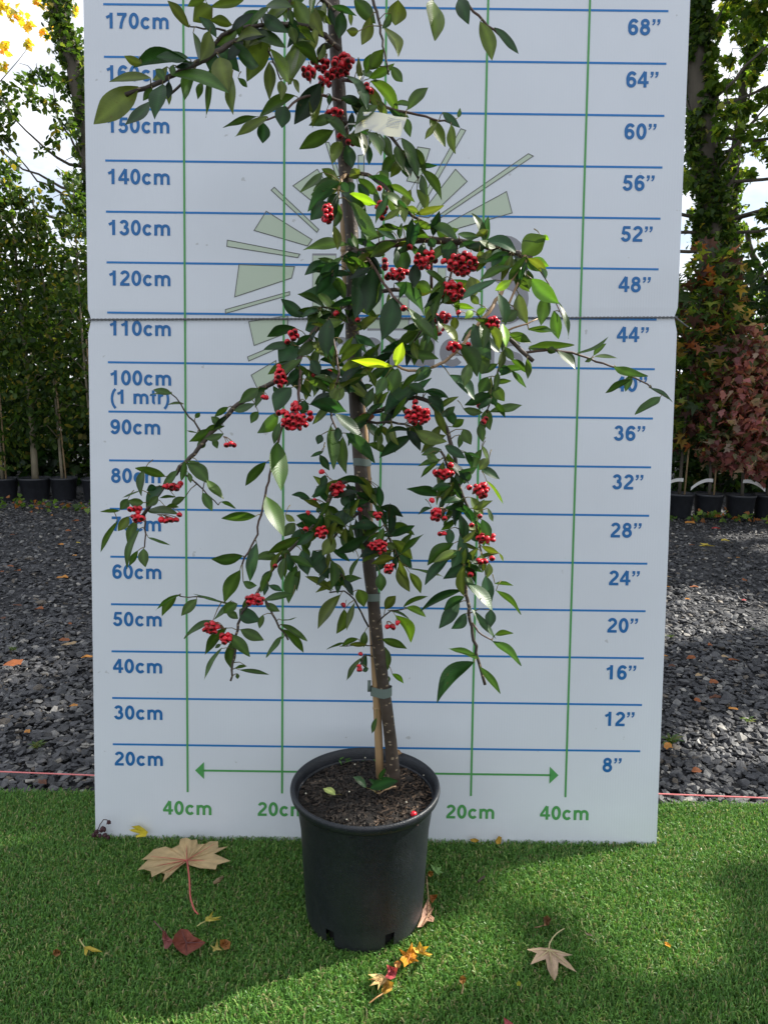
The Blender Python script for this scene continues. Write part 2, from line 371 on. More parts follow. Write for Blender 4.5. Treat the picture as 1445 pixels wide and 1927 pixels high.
for r_ in RAYS:
    pp = [Tz(*p) for p in r_]
    board_poly('emblem_ray', pp, M_olive, .0003); outline('emblem_ray_outline', pp, M_outl, .0017)
def block(name, rects, m1, m2):
    for x0, y0, x1, y1 in rects:
        pp = [(x0,y0),(x1,y0),(x1,y1),(x0,y1)]
        board_poly(name+'_outline', pp, m1, .00022, .0045); board_poly(name, pp, m2, .00042)
block('emblem_letter', [(589,481,632,604),(692,500,716,618),(741,560,768,618),(824,505,838,560)], M_grey, M_olive)
def write_px(name, txt, px, py, cap, m):
    p = on_board(px, py); o = write(name, txt, p[0], p[2], cap, m, off=.0005); return o
write_px('emblem_word', 'gardens', 615, 686, .0745, M_grey)
P = []
p0 = on_board(948, 604); b = MB()
V, F = ribbon([(x*1.0, y) for x, y in arc(.0,.73,.24,.19,30,250,16)+arc(.02,.27,.27,.21,80,-155,16)], .2)
b.add([bpt(p0[0]+v[0]*.125, p0[2]+v[1]*.165, .0006) for v in V], F); b.build('emblem_letter', M_grey, board)

# twisted cord round the board at the fold
M_cord = mat('grey twisted cord', (.16,.165,.175), .8)
b = MB()
for ph in (0, math.pi):
    x = np.linspace(-.596, .596, 620); a = x*2*math.pi/.016+ph
    zz = fold_z(x) + .0012*np.cos(a); yy = LEAN*fold_z(x) - .0022 + .0012*np.sin(a)
    b.tube(np.stack([x, yy, zz], -1), .0012, 5)
x = np.linspace(0, 1, 12)
b.tube([(-.594,.108,fold_z(-.6)),(-.598,.113,fold_z(-.6)),(0,.122,FOLD),(.598,.114,fold_z(.6)),(.594,.109,fold_z(.6))], .0018, 6)
# loose end running back to the hedge on the right
b.tube([(.594,.112,fold_z(.6)),(.9,.8,1.14),(1.35,1.9,1.24)], .0018, 5)
tag(b.build('tie_cord', M_cord), 'thin dark grey twisted cord pulled tight across the white board at its fold', 'cord')
# pink setting-out string
M_pink = mat('pink string', (.75,.22,.22), .8)
pl = ground(0,1452,.035); pm = ground(176,1459,.035); pr = ground(1238,1494,.035); pe = ground(1445,1502,.035)
b = MB(); b.tube([pl+(pl-pm)*2.2, pl, pm, (pm+pr)/2, pr, pe, pe+(pe-pr)*2.2], .0016, 6)
tag(b.build('setting_out_string', M_pink), 'pink string stretched low over the gravel along the back edge of the turf', 'string')

# ================================================================ the potted tree
POTC = np.array([-.0185, -.208, 0.0]); POTH = .25
tree = empty('potted_cotoneaster', POTC, 'weeping evergreen tree with red berries in a black pot before the white height board', 'potted tree')
M_pot = mat('black pot plastic', (.0075,.0098,.0145), .44, .5, var=.4, vscale=160, bump=.25, bscale=500)
t = M_pot.node_tree; N = t.nodes; L = t.links        # dried dust: a band of splash above the foot, scuffs and specks
def nn(ty, **kw):
    x = N.new(ty)
    for k, v in kw.items(): setattr(x, k, v)
    return x
tcd = nn('ShaderNodeTexCoord'); sxd = nn('ShaderNodeSeparateXYZ'); L.new(tcd.outputs['Object'], sxd.inputs[0])
mrd = nn('ShaderNodeMapRange'); mrd.inputs[1].default_value = .045; mrd.inputs[2].default_value = -.01; mrd.inputs[3].default_value = .0; mrd.inputs[4].default_value = .55; L.new(sxd.outputs[2], mrd.inputs[0])
nd = nn('ShaderNodeTexNoise'); nd.inputs['Scale'].default_value = 14; nd.inputs['Detail'].default_value = 8; nd.inputs['Roughness'].default_value = .75; L.new(tcd.outputs['Object'], nd.inputs['Vector'])
mrn = nn('ShaderNodeMapRange'); mrn.inputs[1].default_value = .42; mrn.inputs[2].default_value = .72; mrn.inputs[4].default_value = .14; L.new(nd.outputs['Fac'], mrn.inputs[0])
nf = nn('ShaderNodeTexNoise'); nf.inputs['Scale'].default_value = 420; nf.inputs['Detail'].default_value = 2; L.new(tcd.outputs['Object'], nf.inputs['Vector'])
rf_ = nn('ShaderNodeMapRange'); rf_.inputs[1].default_value = .66; rf_.inputs[2].default_value = .74; rf_.inputs[4].default_value = .45; L.new(nf.outputs['Fac'], rf_.inputs[0])
mm = nn('ShaderNodeMath', operation='MULTIPLY'); L.new(mrd.outputs[0], mm.inputs[0]); L.new(nd.outputs['Fac'], mm.inputs[1])
a1 = nn('ShaderNodeMath', operation='ADD'); L.new(mm.outputs[0], a1.inputs[0]); L.new(mrn.outputs[0], a1.inputs[1])
a2 = nn('ShaderNodeMath', operation='ADD'); a2.use_clamp = True; L.new(a1.outputs[0], a2.inputs[0]); L.new(rf_.outputs[0], a2.inputs[1])
mxd = nn('ShaderNodeMixRGB'); L.new(a2.outputs[0], mxd.inputs[0]); bcd = N['Principled BSDF'].inputs['Base Color']; L.new(bcd.links[0].from_socket, mxd.inputs[1]); mxd.inputs[2].default_value = (.075,.076,.076,1); L.new(mxd.outputs[0], bcd)
b = MB()
prof = [(.000,.012),(.080,.010),(.092,-.012),(.0965,-.014),(.1025,-.006),(.1055,.004),(.1068,.012),(.1080,.030),(.1115,.10),(.1155,.18),(.1190,POTH-.022),(.1195,POTH-.020),
        (.1285,POTH-.018),(.1320,POTH-.013),(.1335,POTH-.006),(.1325,POTH-.001),(.1300,POTH),(.1265,POTH-.002),(.1235,POTH-.006),(.1215,POTH-.02),(.1190,POTH-.05),(.112,.15),(.098,.02)]
NS = 120
slots = set()
for a in (-125, -68, 20, 110, 165):
    k0 = int((a % 360)/3); slots |= {k0, (k0+1) % NS, (k0+2) % NS}
b.lathe(prof, POTC, NS, skip=lambda i, k: i in (4,5,6) and k in slots)
b.build('pot', M_pot, tree, smooth=True)
M_in = mat('pot inside', (.006,.006,.007), .8)
for a in (-125, -68, 20, 110, 165):       # dark cavity behind each drainage slot
    k0 = int((a % 360)/3); c = POTC; V = []
    for k in range(k0-1, k0+5):
        t0 = math.radians(k*3)
        for r, z in ((.092,-.014),(.094,.036)): V.append([c[0]+r*math.cos(t0), c[1]+r*math.sin(t0), z])
    b = MB(); b.add(V, [(i*2,i*2+2,i*2+3,i*2+1) for i in range(5)]); b.build('drainage_slot', M_in, tree)

M_soil = mat('dark potting soil', (.009,.0065,.005), .95, var=.7, vscale=70, bump=1.0, bscale=130)
SZ = POTH-.024
b = MB(); n = 40; V = [POTC+np.array([0,0,SZ+.006])]; F = []
for i in range(1, 14):
    for k in range(n):
        r = .1215*i/13; a = k*2*math.pi/n
        z = SZ + .006*math.cos(r/.12*1.6) + .003*math.sin(k*1.7+i*2.1)*math.sin(i*.9) + rng.normal(0,.0012)
        V.append(POTC+np.array([r*math.cos(a), r*math.sin(a), z]))
for k in range(n): F.append((0, 1+k, 1+(k+1)%n))
for i in range(12):
    for k in range(n): F.append((1+i*n+k, 1+(i+1)*n+k, 1+(i+1)*n+(k+1)%n, 1+i*n+(k+1)%n))
b.add(V, F); soil = b.build('soil', M_soil, tree, smooth=True)
M_attr = mat('dry plant matter', attr=True, rough=.8, var=.2, vscale=120)
b = MB()           # bark crumbs, fibres, perlite
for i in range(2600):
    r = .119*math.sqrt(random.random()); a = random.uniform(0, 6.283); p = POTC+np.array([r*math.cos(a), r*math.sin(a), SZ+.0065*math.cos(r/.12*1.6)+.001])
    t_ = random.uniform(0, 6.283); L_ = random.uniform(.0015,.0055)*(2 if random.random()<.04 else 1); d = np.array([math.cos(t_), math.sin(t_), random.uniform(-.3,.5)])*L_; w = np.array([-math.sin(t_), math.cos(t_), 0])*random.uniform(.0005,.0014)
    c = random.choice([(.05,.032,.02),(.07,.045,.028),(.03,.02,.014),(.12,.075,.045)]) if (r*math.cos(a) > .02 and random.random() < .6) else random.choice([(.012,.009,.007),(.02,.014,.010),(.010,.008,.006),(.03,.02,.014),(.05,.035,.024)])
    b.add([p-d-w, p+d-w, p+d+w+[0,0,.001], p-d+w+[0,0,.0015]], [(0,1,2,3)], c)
for x, y in ((638,222),(712,175),(288,430),(598,418),(1005,492),(580,615),(1130,300)):
    q = ground(500+x/3.803, 1380+y/3.803, SZ+.008); b.add(np.array([(0,0,1),(1,0,0),(0,1,0),(-1,0,0),(0,-1,0),(0,0,-1)])*.0019+q, [(0,1,2),(0,2,3),(0,3,4),(0,4,1),(5,2,1),(5,3,2),(5,4,3),(5,1,4)], (.6,.57,.45))
for i in range(26):
    q = ground(500+random.choice((560,760))/3.803+random.gauss(0,7), 1380+random.uniform(140,230)/3.803, SZ+.008); e = np.array([random.gauss(0,.004), random.gauss(0,.004), .003]); b.add([q, q+e+[.002,0,0], q+e*1.8, q+e+[-.002,0,.001]], [(0,1,2,3)], (.05,.13,.02))
o = b.build('soil_crumbs', M_attr, soil); o.data.transform(Matrix.Translation([-float(v) for v in POTC])); tag(o, kind='stuff')

# ---------------- branches: pixel polyline of the photograph, depth along it, thickness
YT = -.205
def poly3(px, ys, step=14):
    P = [np.array([*p], float) for p in px]; out = []
    d = np.concatenate([[0], np.cumsum([np.linalg.norm(P[i+1]-P[i]) for i in range(len(P)-1)])]); tot = d[-1]
    n = max(6, int(tot/step)); s = np.linspace(0, tot, n)
    X = np.array([p[0] for p in P]); Y = np.array([p[1] for p in P])
    xs_ = np.interp(s, d, X); ysm = np.interp(s, d, Y)
    for _ in range(2):
        xs_[1:-1] = (xs_[:-2]+2*xs_[1:-1]+xs_[2:])/4; ysm[1:-1] = (ysm[:-2]+2*ysm[1:-1]+ysm[2:])/4
    yy = np.interp(s/tot, np.linspace(0, 1, len(ys)), ys)
    return np.stack([xs_, ysm], -1), np.array([at(x, y, q) for x, y, q in zip(xs_, ysm, yy)]), yy
PXM = .00088
TRUNK = [(741,1474),(736,1400),(727,1330),(713,1230),(702,1130),(692,1040),(684,950),(676,860),(671,780),(665,690),(662,600),(664,520),(662,430),(652,340),(643,250),(636,150),(630,60),(624,-60)]
M_bark = mat('dark speckled bark', (.050,.035,.025), .6, var=.45, vscale=22, bump=.5, bscale=90)
t = M_bark.node_tree; N = t.nodes; L = t.links        # pale lenticels
vo = N.new('ShaderNodeTexVoronoi'); vo.inputs['Scale'].default_value = 75; mpv = N.new('ShaderNodeMapping'); mpv.inputs['Scale'].default_value = (1,1,1.9)
tcv = N.new('ShaderNodeTexCoord'); L.new(tcv.outputs['Object'], mpv.inputs[0]); L.new(mpv.outputs[0], vo.inputs['Vector'])
r1 = N.new('ShaderNodeValToRGB'); r1.color_ramp.elements[0].position = .16; r1.color_ramp.elements[0].color = (1,1,1,1); r1.color_ramp.elements[1].position = .24; r1.color_ramp.elements[1].color = (0,0,0,1)
L.new(vo.outputs['Distance'], r1.inputs[0]); mxb = N.new('ShaderNodeMixRGB'); L.new(r1.outputs[0], mxb.inputs[0])
bc = N['Principled BSDF'].inputs['Base Color']; L.new(bc.links[0].from_socket, mxb.inputs[1]); mxb.inputs[2].default_value = (.26,.20,.13,1); L.new(mxb.outputs[0], bc)
M_twig = mat('reddish brown twig', (.085,.045,.032), .55, var=.35, vscale=40)
M_twigp = mat('pale young twig', (.30,.19,.10), .5, var=.25, vscale=40)
_, PT, _ = poly3(TRUNK, [YT, YT-.005, YT+.01, YT+.02], 20)
rt = np.interp(np.linspace(0,1,len(PT)), [0,.05,.4,.8,1], [14.5,12,12.5,12,11])*PXM
rt = rt*(1+rng.normal(0,.03,len(rt)))
b = MB(); b.tube(PT, rt, 20); trunk_o = b.build('trunk', M_bark, tree, smooth=True)
STAKE = [(715,1462),(710,1330),(703,1200),(698,1100),(695,1000),(691,900),(684,800),(671,700),(661,620),(651,520),(648,430),(648,385)]
_, PS, _ = poly3(STAKE, [YT+.004, YT+.012, YT+.026, YT+.022], 40)
b = MB(); b.tube(PS, 8.2*PXM, 12)
for k in range(3, len(PS)-1, 5): b.tube([PS[k]-[0,0,.003], PS[k], PS[k]+[0,0,.003]], [8.2*PXM, 9.6*PXM, 8.2*PXM], 12, cap=False)
b.build('support_cane', mat('tan bamboo cane', (.36,.23,.115), .5, var=.25, vscale=25, stretch=(3,3,.5)), tree, smooth=True)
M_tie = mat('grey green tree tie', (.13,.17,.15), .6)
def trunk_at(py):
    q = [at(*p, YT) for p in TRUNK]; return PT[np.argmin([abs((at(700, py, YT)-p)[2]) for p in PT])]
for py, h, m_ in ((1312, .017, M_tie), (1118, .013, M_tie), (888, .012, M_tie), (650, .014, M_tie), (502, .005, mat('green wire tie', (.02,.13,.10), .5))):
    c = trunk_at(py); s_ = PS[np.argmin(np.abs(PS[:,2]-c[2]))]; mid = (c+s_)/2; half = np.linalg.norm(c[:2]-s_[:2])/2
    dirn = (c-s_)[:2]; dirn /= np.linalg.norm(dirn)+1e-9; th = np.linspace(0, 2*math.pi, 41)[:-1]; V = []; F = []
    for zz in (-h/2, h/2):
        for a in th:
            e = np.array([math.cos(a), math.sin(a)]); u = e@dirn; ctr = mid[:2] + dirn*half*np.clip(u*3, -1, 1); rr = .0122 if u > 0 else .0098
            V.append([*(ctr+e*rr), mid[2]+zz+.003*u])
    for k in range(40): F.append((k, (k+1)%40, 40+(k+1)%40, 40+k))
    b = MB(); b.add(V, F)
    if py == 1312: b.box((s_[0]-.012, s_[1]-.004, s_[2]), (.006,.004,.02))
    b.build('tree_tie', m_, tree, smooth=True)

BR = [  # polyline, depths, r0, r1 (px), material
 ([(640,92),(600,58),(562,44),(520,48),(450,75),(380,112),(310,152),(238,178)], [YT,-.27,-.34,-.38], 5.5, 3.5, 0),
 ([(520,46),(480,50),(425,58),(395,95),(365,130),(335,168),(305,190)], [-.28,-.30,-.30,-.31], 4, 2, 0),
 ([(425,58),(400,52),(375,55),(357,50)], [-.30,-.31,-.31], 2, 1.2, 0),
 ([(628,20),(590,-20),(560,-40)], [YT,-.28], 5, 4, 0),
 ([(560,-30),(540,10),(548,40)], [-.27,-.27], 3, 2, 0),
 ([(505,96),(520,130),(527,150)], [-.3,-.3], 1.6, 1.2, 0),
 ([(690,-40),(703,10),(716,50),(722,95),(732,140)], [-.26,-.27,-.28], 3.2, 1.5, 0),
 ([(700,-30),(790,-30),(850,-15),(880,8),(915,45),(945,72),(966,90)], [-.24,-.27,-.28], 3.5, 1.6, 1),
 ([(640,190),(600,175),(560,185),(540,205),(515,222),(480,232)], [YT,-.27,-.30], 3, 1.3, 1),
 ([(644,150),(670,150),(700,180),(728,205),(780,214),(818,226),(850,232)], [YT,-.25,-.27], 3.5, 1.6, 1),
 ([(646,230),(690,235),(735,255),(762,290),(778,325),(790,335)], [YT,-.16,-.12,-.11], 4, 2.5, 0),
 ([(651,330),(655,325),(642,330),(640,352),(632,390)], [YT,-.24,-.26], 4, 2, 2),
 ([(655,330),(690,325),(720,345),(745,380),(775,405),(810,425)], [YT,-.24,-.24], 4, 2.5, 0),
 ([(665,478),(700,470),(740,457),(800,449),(860,455),(915,462),(965,475),(1000,486)], [YT,-.23,-.27,-.30], 8.5, 5, 0),
 ([(988,482),(972,512),(945,545),(925,578),(904,606),(880,635),(850,672),(820,692),(780,702),(745,688)], [-.30,-.36,-.39,-.40], 3.6, 2.2, 2),
 ([(990,484),(982,515),(970,545),(955,572)], [-.30,-.32,-.33], 2.8, 2, 2),
 ([(1000,485),(1030,530),(1045,565),(1060,600)], [-.30,-.31], 1.6, 1, 1),
 ([(664,462),(690,482),(712,515),(730,545),(752,572),(770,585)], [YT-.01,-.27,-.33], 3.2, 2.2, 1),
 ([(655,472),(640,485),(632,505),(625,520)], [YT,-.25], 3, 1.8, 0),
 ([(685,552),(720,548),(756,545)], [YT,-.2], 4.5, 4, 0),
 ([(812,450),(811,500),(812,545)], [-.24,-.22], 3.4, 3, 0),
 ([(860,458),(850,520),(830,560),(800,610),(780,640)], [-.26,-.27,-.24], 2.6, 1.6, 0),
 ([(904,600),(930,615),(960,640),(985,665),(1002,678)], [-.36,-.36,-.37], 4.2, 3.6, 0),
 ([(986,664),(1020,657),(1080,665),(1150,690),(1205,718),(1258,750)], [-.36,-.34,-.33], 2.4, 1.2, 1),
 ([(955,622),(985,612),(1010,600)], [-.36,-.35], 1.8, 1.2, 2),
 ([(950,640),(940,690),(925,740),(912,790)], [-.34,-.30,-.28], 2, 1.4, 0),
 ([(662,560),(630,590),(598,612),(575,650),(556,690),(520,716),(447,760),(415,796),(381,834),(336,884),(298,930),(272,970)], [YT,-.28,-.31,-.33,-.33], 6, 3.5, 0),
 ([(556,690),(580,700),(620,705),(662,705)], [-.28,-.24,YT], 3, 3, 0),
 ([(382,820),(360,785),(340,760),(322,738)], [-.32,-.33], 2, 1, 0),
 ([(336,884),(365,905),(392,930),(412,950)], [-.32,-.33], 2, 1, 0),
 ([(272,968),(275,1000),(272,1032)], [-.33,-.34], 2, 1.2, 1),
 ([(566,690),(562,760),(530,800),(512,870),(505,910),(492,970),(480,1020),(455,1062)], [-.3,-.35,-.38,-.39], 2.8, 1.6, 1),
 ([(618,600),(640,700),(618,778),(640,818)], [-.28,-.31,-.33], 2.2, 1.6, 1),
 ([(688,905),(650,900),(625,930),(600,980),(560,1020),(520,1060),(490,1110),(460,1145),(446,1180),(443,1230),(434,1284)], [YT,-.26,-.30,-.33], 5, 2, 0),
 ([(500,1130),(518,1165),(541,1204)], [-.32,-.33], 2.4, 1.8, 0),
 ([(430,1136),(400,1127),(365,1120),(340,1122)], [-.32,-.33], 1.8, 1, 0),
 ([(690,955),(660,975),(630,1010),(612,1035),(630,1065),(652,1095)], [YT,-.24,-.24], 3, 1.5, 0),
 ([(620,1115),(650,1110),(668,1125),(680,1155),(694,1180)], [-.24,-.24,YT], 1.5, 2, 0),
 ([(690,935),(712,950),(725,990),(735,1020),(755,1060)], [YT,-.25,-.27], 3, 1.6, 0),
 ([(703,1180),(718,1155),(745,1148),(765,1145)], [YT,-.24,-.25], 2, 1.2, 0),
 ([(702,1215),(690,1212),(670,1215),(640,1215)], [YT,-.23], 1.5, 1, 0),
 ([(700,1235),(692,1225),(680,1240),(672,1260)], [YT,-.24], 1.6, 1, 0),
 ([(680,782),(720,772),(760,750),(800,748),(825,775),(842,810),(856,860),(862,920),(866,980),(870,1045),(875,1100),(886,1175),(900,1245),(912,1287)], [YT,-.27,-.33,-.36,-.38], 4.5, 2.8, 0),
 ([(862,910),(880,955),(898,985),(902,1030),(910,1050)], [-.33,-.34], 3, 1.6, 0),
 ([(888,1172),(905,1195),(925,1205)], [-.37,-.38], 2, 1.4, 1),
 ([(830,850),(852,900),(850,935),(862,955)], [-.32,-.33], 2.4, 2, 0),
 ([(672,782),(700,800),(740,790),(775,805)], [YT,-.26,-.29], 3, 2, 0),
 ([(663,700),(700,690),(730,670),(770,640),(820,610)], [YT,-.20,-.20], 3, 2, 0),
 ([(668,640),(660,610),(640,590),(610,575),(590,580)], [YT,-.22,-.22], 2.5, 1.5, 0),
 ([(745,1480),(728,1484),(710,1495)], [-.24,-.25], 1.8, 1.2, 2),
]
bobj = []; bpx = []; bp3 = []; byy = []
for P, ys, r0, r1_, mi in BR:
    px_, p3, yy = poly3(P, ys, 12)
    jit = rng.normal(0, .0008, p3.shape); jit[0] = 0; p3 = p3 + jit
    b = MB(); b.tube(p3, np.linspace(r0, r1_, len(p3))*PXM*.92, 8)
    o = b.build('branch', (M_bark, M_twig, M_twigp)[mi], tree, smooth=True)
    bobj.append(o); bpx.append(px_); bp3.append(p3); byy.append(yy)
# cut stub with red wood on the trunk
b = MB(); b.tube([at(676,792,YT), at(690,786,YT-.01), at(704,783,YT-.014)], [.011,.009,.002], 8)
b.build('pruned_stub', mat('red cut wood', (.24,.07,.03), .6, var=.3, vscale=60), tree, smooth=True)

# ---------------- leaves, read off the photograph tile by tile: base, tip, width, tone
TILES = []
def tile(ox, oy, s, data):
    a = np.array(data.replace('\n', ' ').replace(';', ' ').split(), float).reshape(-1, 6)
    for bx, by, tx, ty, w, k in a: TILES.append((ox+bx/s, oy+by/s, ox+tx/s, oy+ty/s, w/s, int(k)))
tile(160, 0, 3.6125, '''712 187 570 15 75 2;815 0 705 42 50 2;870 45 745 140 125 2;1080 5 870 45 60 2;1000 170 860 140 70 2;1180 70 1060 220 110 0;1210 95 1375 215 90 0
1230 40 1400 50 70 1;735 220 780 415 55 1;850 210 790 400 95 2;700 390 500 385 80 0;720 425 355 460 95 0;390 430 275 383 60 2;560 450 465 540 50 2;450 530 185 555 60 2
365 590 80 828 172 2;530 570 480 797 110 0;440 690 285 840 85 0;460 600 400 680 50 1;870 340 825 770 45 1;870 340 850 470 100 0;590 510 955 628 95 1;800 560 770 668 50 1
880 310 1040 480 100 0;1000 300 1170 440 90 0;920 390 970 600 150 2;1240 170 1110 530 150 2;1000 520 1010 765 80 2;1040 530 1100 590 40 1;1255 330 1380 545 75 2
1249 420 1255 662 80 2;1335 550 1335 670 70 2;1445 300 1400 555 110 2;1400 180 1430 290 70 2;1430 650 1200 790 85 1;1360 720 1340 862 115 0;1210 830 1208 965 95 0
1240 790 1035 920 70 2;1180 790 955 865 40 1;480 470 540 545 60 1;600 440 590 510 45 1;820 0 870 180 15 1;1300 0 1400 60 100 2''')
tile(500, 0, 2.89, '''150 20 60 0 70 2;160 0 230 120 90 2;260 60 350 130 40 2;240 30 310 190 80 2;415 60 400 200 75 0;455 50 465 135 25 2;505 170 443 165 45 2;570 90 525 235 70 2
480 0 590 120 80 1;720 0 705 130 110 2;640 150 715 300 70 2;680 70 635 150 40 1;910 0 920 207 92 2;1045 0 1100 125 80 0;1165 115 1225 315 80 2;1245 150 1365 285 45 0
215 180 130 445 100 2;150 235 280 350 70 1;270 150 240 300 60 2;320 240 290 320 55 2;145 430 180 500 30 2;300 450 165 662 110 5;320 470 260 680 70 2;240 370 265 430 40 0
350 510 345 570 30 0;510 545 415 530 50 5;440 410 545 590 55 4;570 440 715 625 75 1;575 470 625 610 70 2;480 540 500 600 50 2;545 400 570 300 55 1;570 380 635 275 75 1
560 430 690 350 45 1;680 360 740 440 55 1;490 390 600 440 40 1;700 565 792 575 30 1;890 645 970 790 60 2;1005 680 1030 828 50 2;960 610 1050 690 45 0;1045 640 1055 590 25 1
760 640 785 740 50 1;720 615 775 640 25 1;320 620 430 740 60 1;380 640 245 680 60 1;370 710 195 805 80 1;415 770 365 885 70 2;440 730 540 800 45 1;440 785 470 905 75 4
545 780 560 890 45 0;470 610 460 710 40 5;540 710 620 840 60 1;600 720 610 800 50 1;650 740 690 860 60 1;740 750 820 950 70 1;730 840 635 950 75 1;730 880 680 960 60 2
750 880 770 960 60 1;840 900 925 900 25 0;840 920 950 1080 50 1;845 950 880 1060 50 1;820 1030 870 1150 60 2;790 1030 735 1130 60 2;390 960 310 920 50 2;310 935 195 1040 50 1
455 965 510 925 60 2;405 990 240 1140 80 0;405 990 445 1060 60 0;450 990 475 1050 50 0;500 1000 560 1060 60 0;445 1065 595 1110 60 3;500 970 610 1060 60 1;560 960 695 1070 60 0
660 1010 800 1095 45 1;620 930 665 975 60 1;440 1080 540 1156 60 0;585 1050 620 1156 45 1;310 1040 250 1060 40 1''')
tile(500, 380, 2.4914, '''290 0 215 80 80 0;395 0 520 150 85 4;320 110 335 220 40 2;395 200 190 225 50 1;385 170 415 210 35 0;600 140 480 185 40 1;560 250 470 220 50 1;430 230 540 330 90 0
500 310 475 515 115 0;440 300 420 530 100 0;600 445 550 635 110 0;600 380 735 525 75 4;664 495 800 650 60 1;640 210 650 330 90 0;870 180 860 275 80 0;700 290 695 395 65 5
770 170 790 210 50 0;520 130 630 125 35 1;640 115 760 165 50 1;690 90 780 120 40 1;780 100 890 170 55 1;900 150 1000 160 40 1;1040 130 985 155 35 2;1030 180 1170 240 55 0
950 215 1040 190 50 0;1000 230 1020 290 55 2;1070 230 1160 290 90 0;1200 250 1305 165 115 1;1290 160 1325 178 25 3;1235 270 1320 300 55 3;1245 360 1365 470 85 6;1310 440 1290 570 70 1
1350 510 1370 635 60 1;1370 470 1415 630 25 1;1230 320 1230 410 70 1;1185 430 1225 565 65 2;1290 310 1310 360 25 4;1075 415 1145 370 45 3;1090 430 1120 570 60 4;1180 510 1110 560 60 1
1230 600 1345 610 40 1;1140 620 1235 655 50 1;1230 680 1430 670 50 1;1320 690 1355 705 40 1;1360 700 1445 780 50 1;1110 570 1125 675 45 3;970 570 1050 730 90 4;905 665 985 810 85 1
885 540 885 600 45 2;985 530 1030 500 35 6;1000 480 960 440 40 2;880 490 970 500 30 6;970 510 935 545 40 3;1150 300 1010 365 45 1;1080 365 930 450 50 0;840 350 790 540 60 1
900 400 820 480 30 1;960 350 975 440 80 2;700 390 775 420 70 2;775 420 700 380 60 1;310 300 240 430 75 0;300 280 190 340 50 0;330 280 250 265 30 1;400 340 320 350 30 0
390 390 170 430 95 0;180 540 80 460 65 0;140 590 15 630 57 0;300 550 285 720 85 0;250 580 190 600 60 0;150 660 70 760 110 0;120 670 0 690 40 0;240 660 150 720 60 1
255 740 370 775 45 0;215 740 250 810 60 0;140 780 160 860 70 0;210 830 295 890 40 1;240 840 410 885 55 0;205 950 370 980 65 0;120 870 50 980 90 0;330 870 330 930 60 2
185 930 175 996 60 0;470 560 460 600 30 1;350 640 345 665 35 2;600 770 415 745 45 7;610 770 640 665 60 7;775 775 700 840 65 4;720 830 775 790 40 1;715 605 620 670 50 1
560 680 700 690 40 0;640 690 720 680 60 1;661 715 800 735 50 1;770 640 740 720 50 1;560 780 490 840 50 1;620 780 590 890 80 1;560 820 520 900 60 1;500 880 470 960 50 1
440 880 500 860 30 1;860 810 970 920 70 0;720 860 570 970 90 0;1000 700 1010 800 90 1;950 760 930 860 60 1;1090 790 1145 790 50 0;1070 850 1145 840 30 1;1070 860 1115 930 60 1
1150 790 1215 865 30 4;1120 680 1160 740 40 1;1150 740 1220 800 40 1;1040 820 1000 890 70 1;1050 900 940 950 50 0;1060 920 1000 970 40 0;740 890 850 920 40 0;760 910 830 990 60 0
800 130 860 175 45 1;700 150 660 200 50 0;920 190 1000 215 45 0;1100 220 1060 300 60 0;840 150 900 130 35 1''')
tile(160, 560, 2.89, '''475 525 380 502 42 1;475 527 360 532 14 1;540 578 455 583 20 1;600 655 625 628 30 1;615 735 555 722 8 1;780 595 710 645 40 1;740 690 690 650 50 1;760 700 655 725 40 1
755 740 655 765 45 1;700 765 720 818 40 1;650 770 610 820 50 1;945 495 845 570 70 1;810 615 920 580 45 1;944 620 905 680 50 1;1050 625 945 730 80 1;1060 680 1030 790 50 1
1045 785 1065 1035 105 1;985 895 880 1015 65 1;545 890 525 990 45 1;555 900 665 1005 90 1;562 950 575 1005 30 1;625 900 550 890 15 1;440 975 285 930 50 1;325 930 310 1070 50 1
390 1030 340 1050 45 0;660 990 750 1090 50 1;640 1060 690 1155 60 1;740 1110 815 1145 25 1;400 1080 340 1130 50 1;545 1085 470 1140 45 1;495 1085 410 1090 20 1;310 1045 210 1085 12 1''')
tile(160, 880, 2.89, '''190 235 90 240 25 1;180 290 92 450 35 1;235 170 195 225 60 1;240 265 185 340 60 2;280 290 235 400 60 1;320 190 240 180 60 1;330 230 495 250 60 1;440 215 510 215 30 1
300 330 235 540 40 1;345 380 458 420 20 1;320 440 330 535 65 1;290 450 245 530 40 1;930 265 755 275 65 1;985 155 1075 360 105 1;935 410 900 605 80 0;860 480 697 495 72 1
845 555 765 725 85 1;1055 490 925 500 60 1;1090 255 1140 290 40 2;755 738 600 690 20 1;610 715 530 800 65 1;500 690 425 800 60 1;520 690 395 770 25 1;700 830 550 925 40 1
770 870 660 1010 60 1;785 900 890 1020 70 1;790 950 800 1090 75 1;745 980 655 1145 35 1;740 960 710 980 25 1;840 770 950 830 95 0;830 740 760 790 70 1;845 880 965 935 70 1
770 790 830 820 50 1;860 620 930 640 50 1;800 720 710 820 40 1;980 740 1055 780 50 1;1065 850 1200 940 50 1;1070 830 1148 815 10 1;1085 920 1030 945 20 1;880 1080 820 1090 20 1
840 1100 992 1125 30 1;830 1120 830 1148 25 1;970 800 950 870 40 1;1150 530 1110 725 85 1;1170 560 1155 665 45 1;1135 690 980 720 55 1;1100 470 1120 560 70 0;1180 450 1210 575 90 0
1240 450 1320 595 100 0;1340 500 1340 650 60 1;1210 590 1340 660 50 1;1390 690 1275 865 75 2;1410 770 1370 895 75 2;1160 380 1000 460 60 1;1240 340 1110 420 80 0;1150 260 1270 310 60 0
1140 300 1085 370 70 1;1225 170 1130 150 40 0;1260 100 1320 190 60 0;980 600 975 690 40 0;1000 640 1070 670 40 0;1060 420 1110 520 60 1;1020 560 960 620 50 0;900 700 860 780 45 1''')
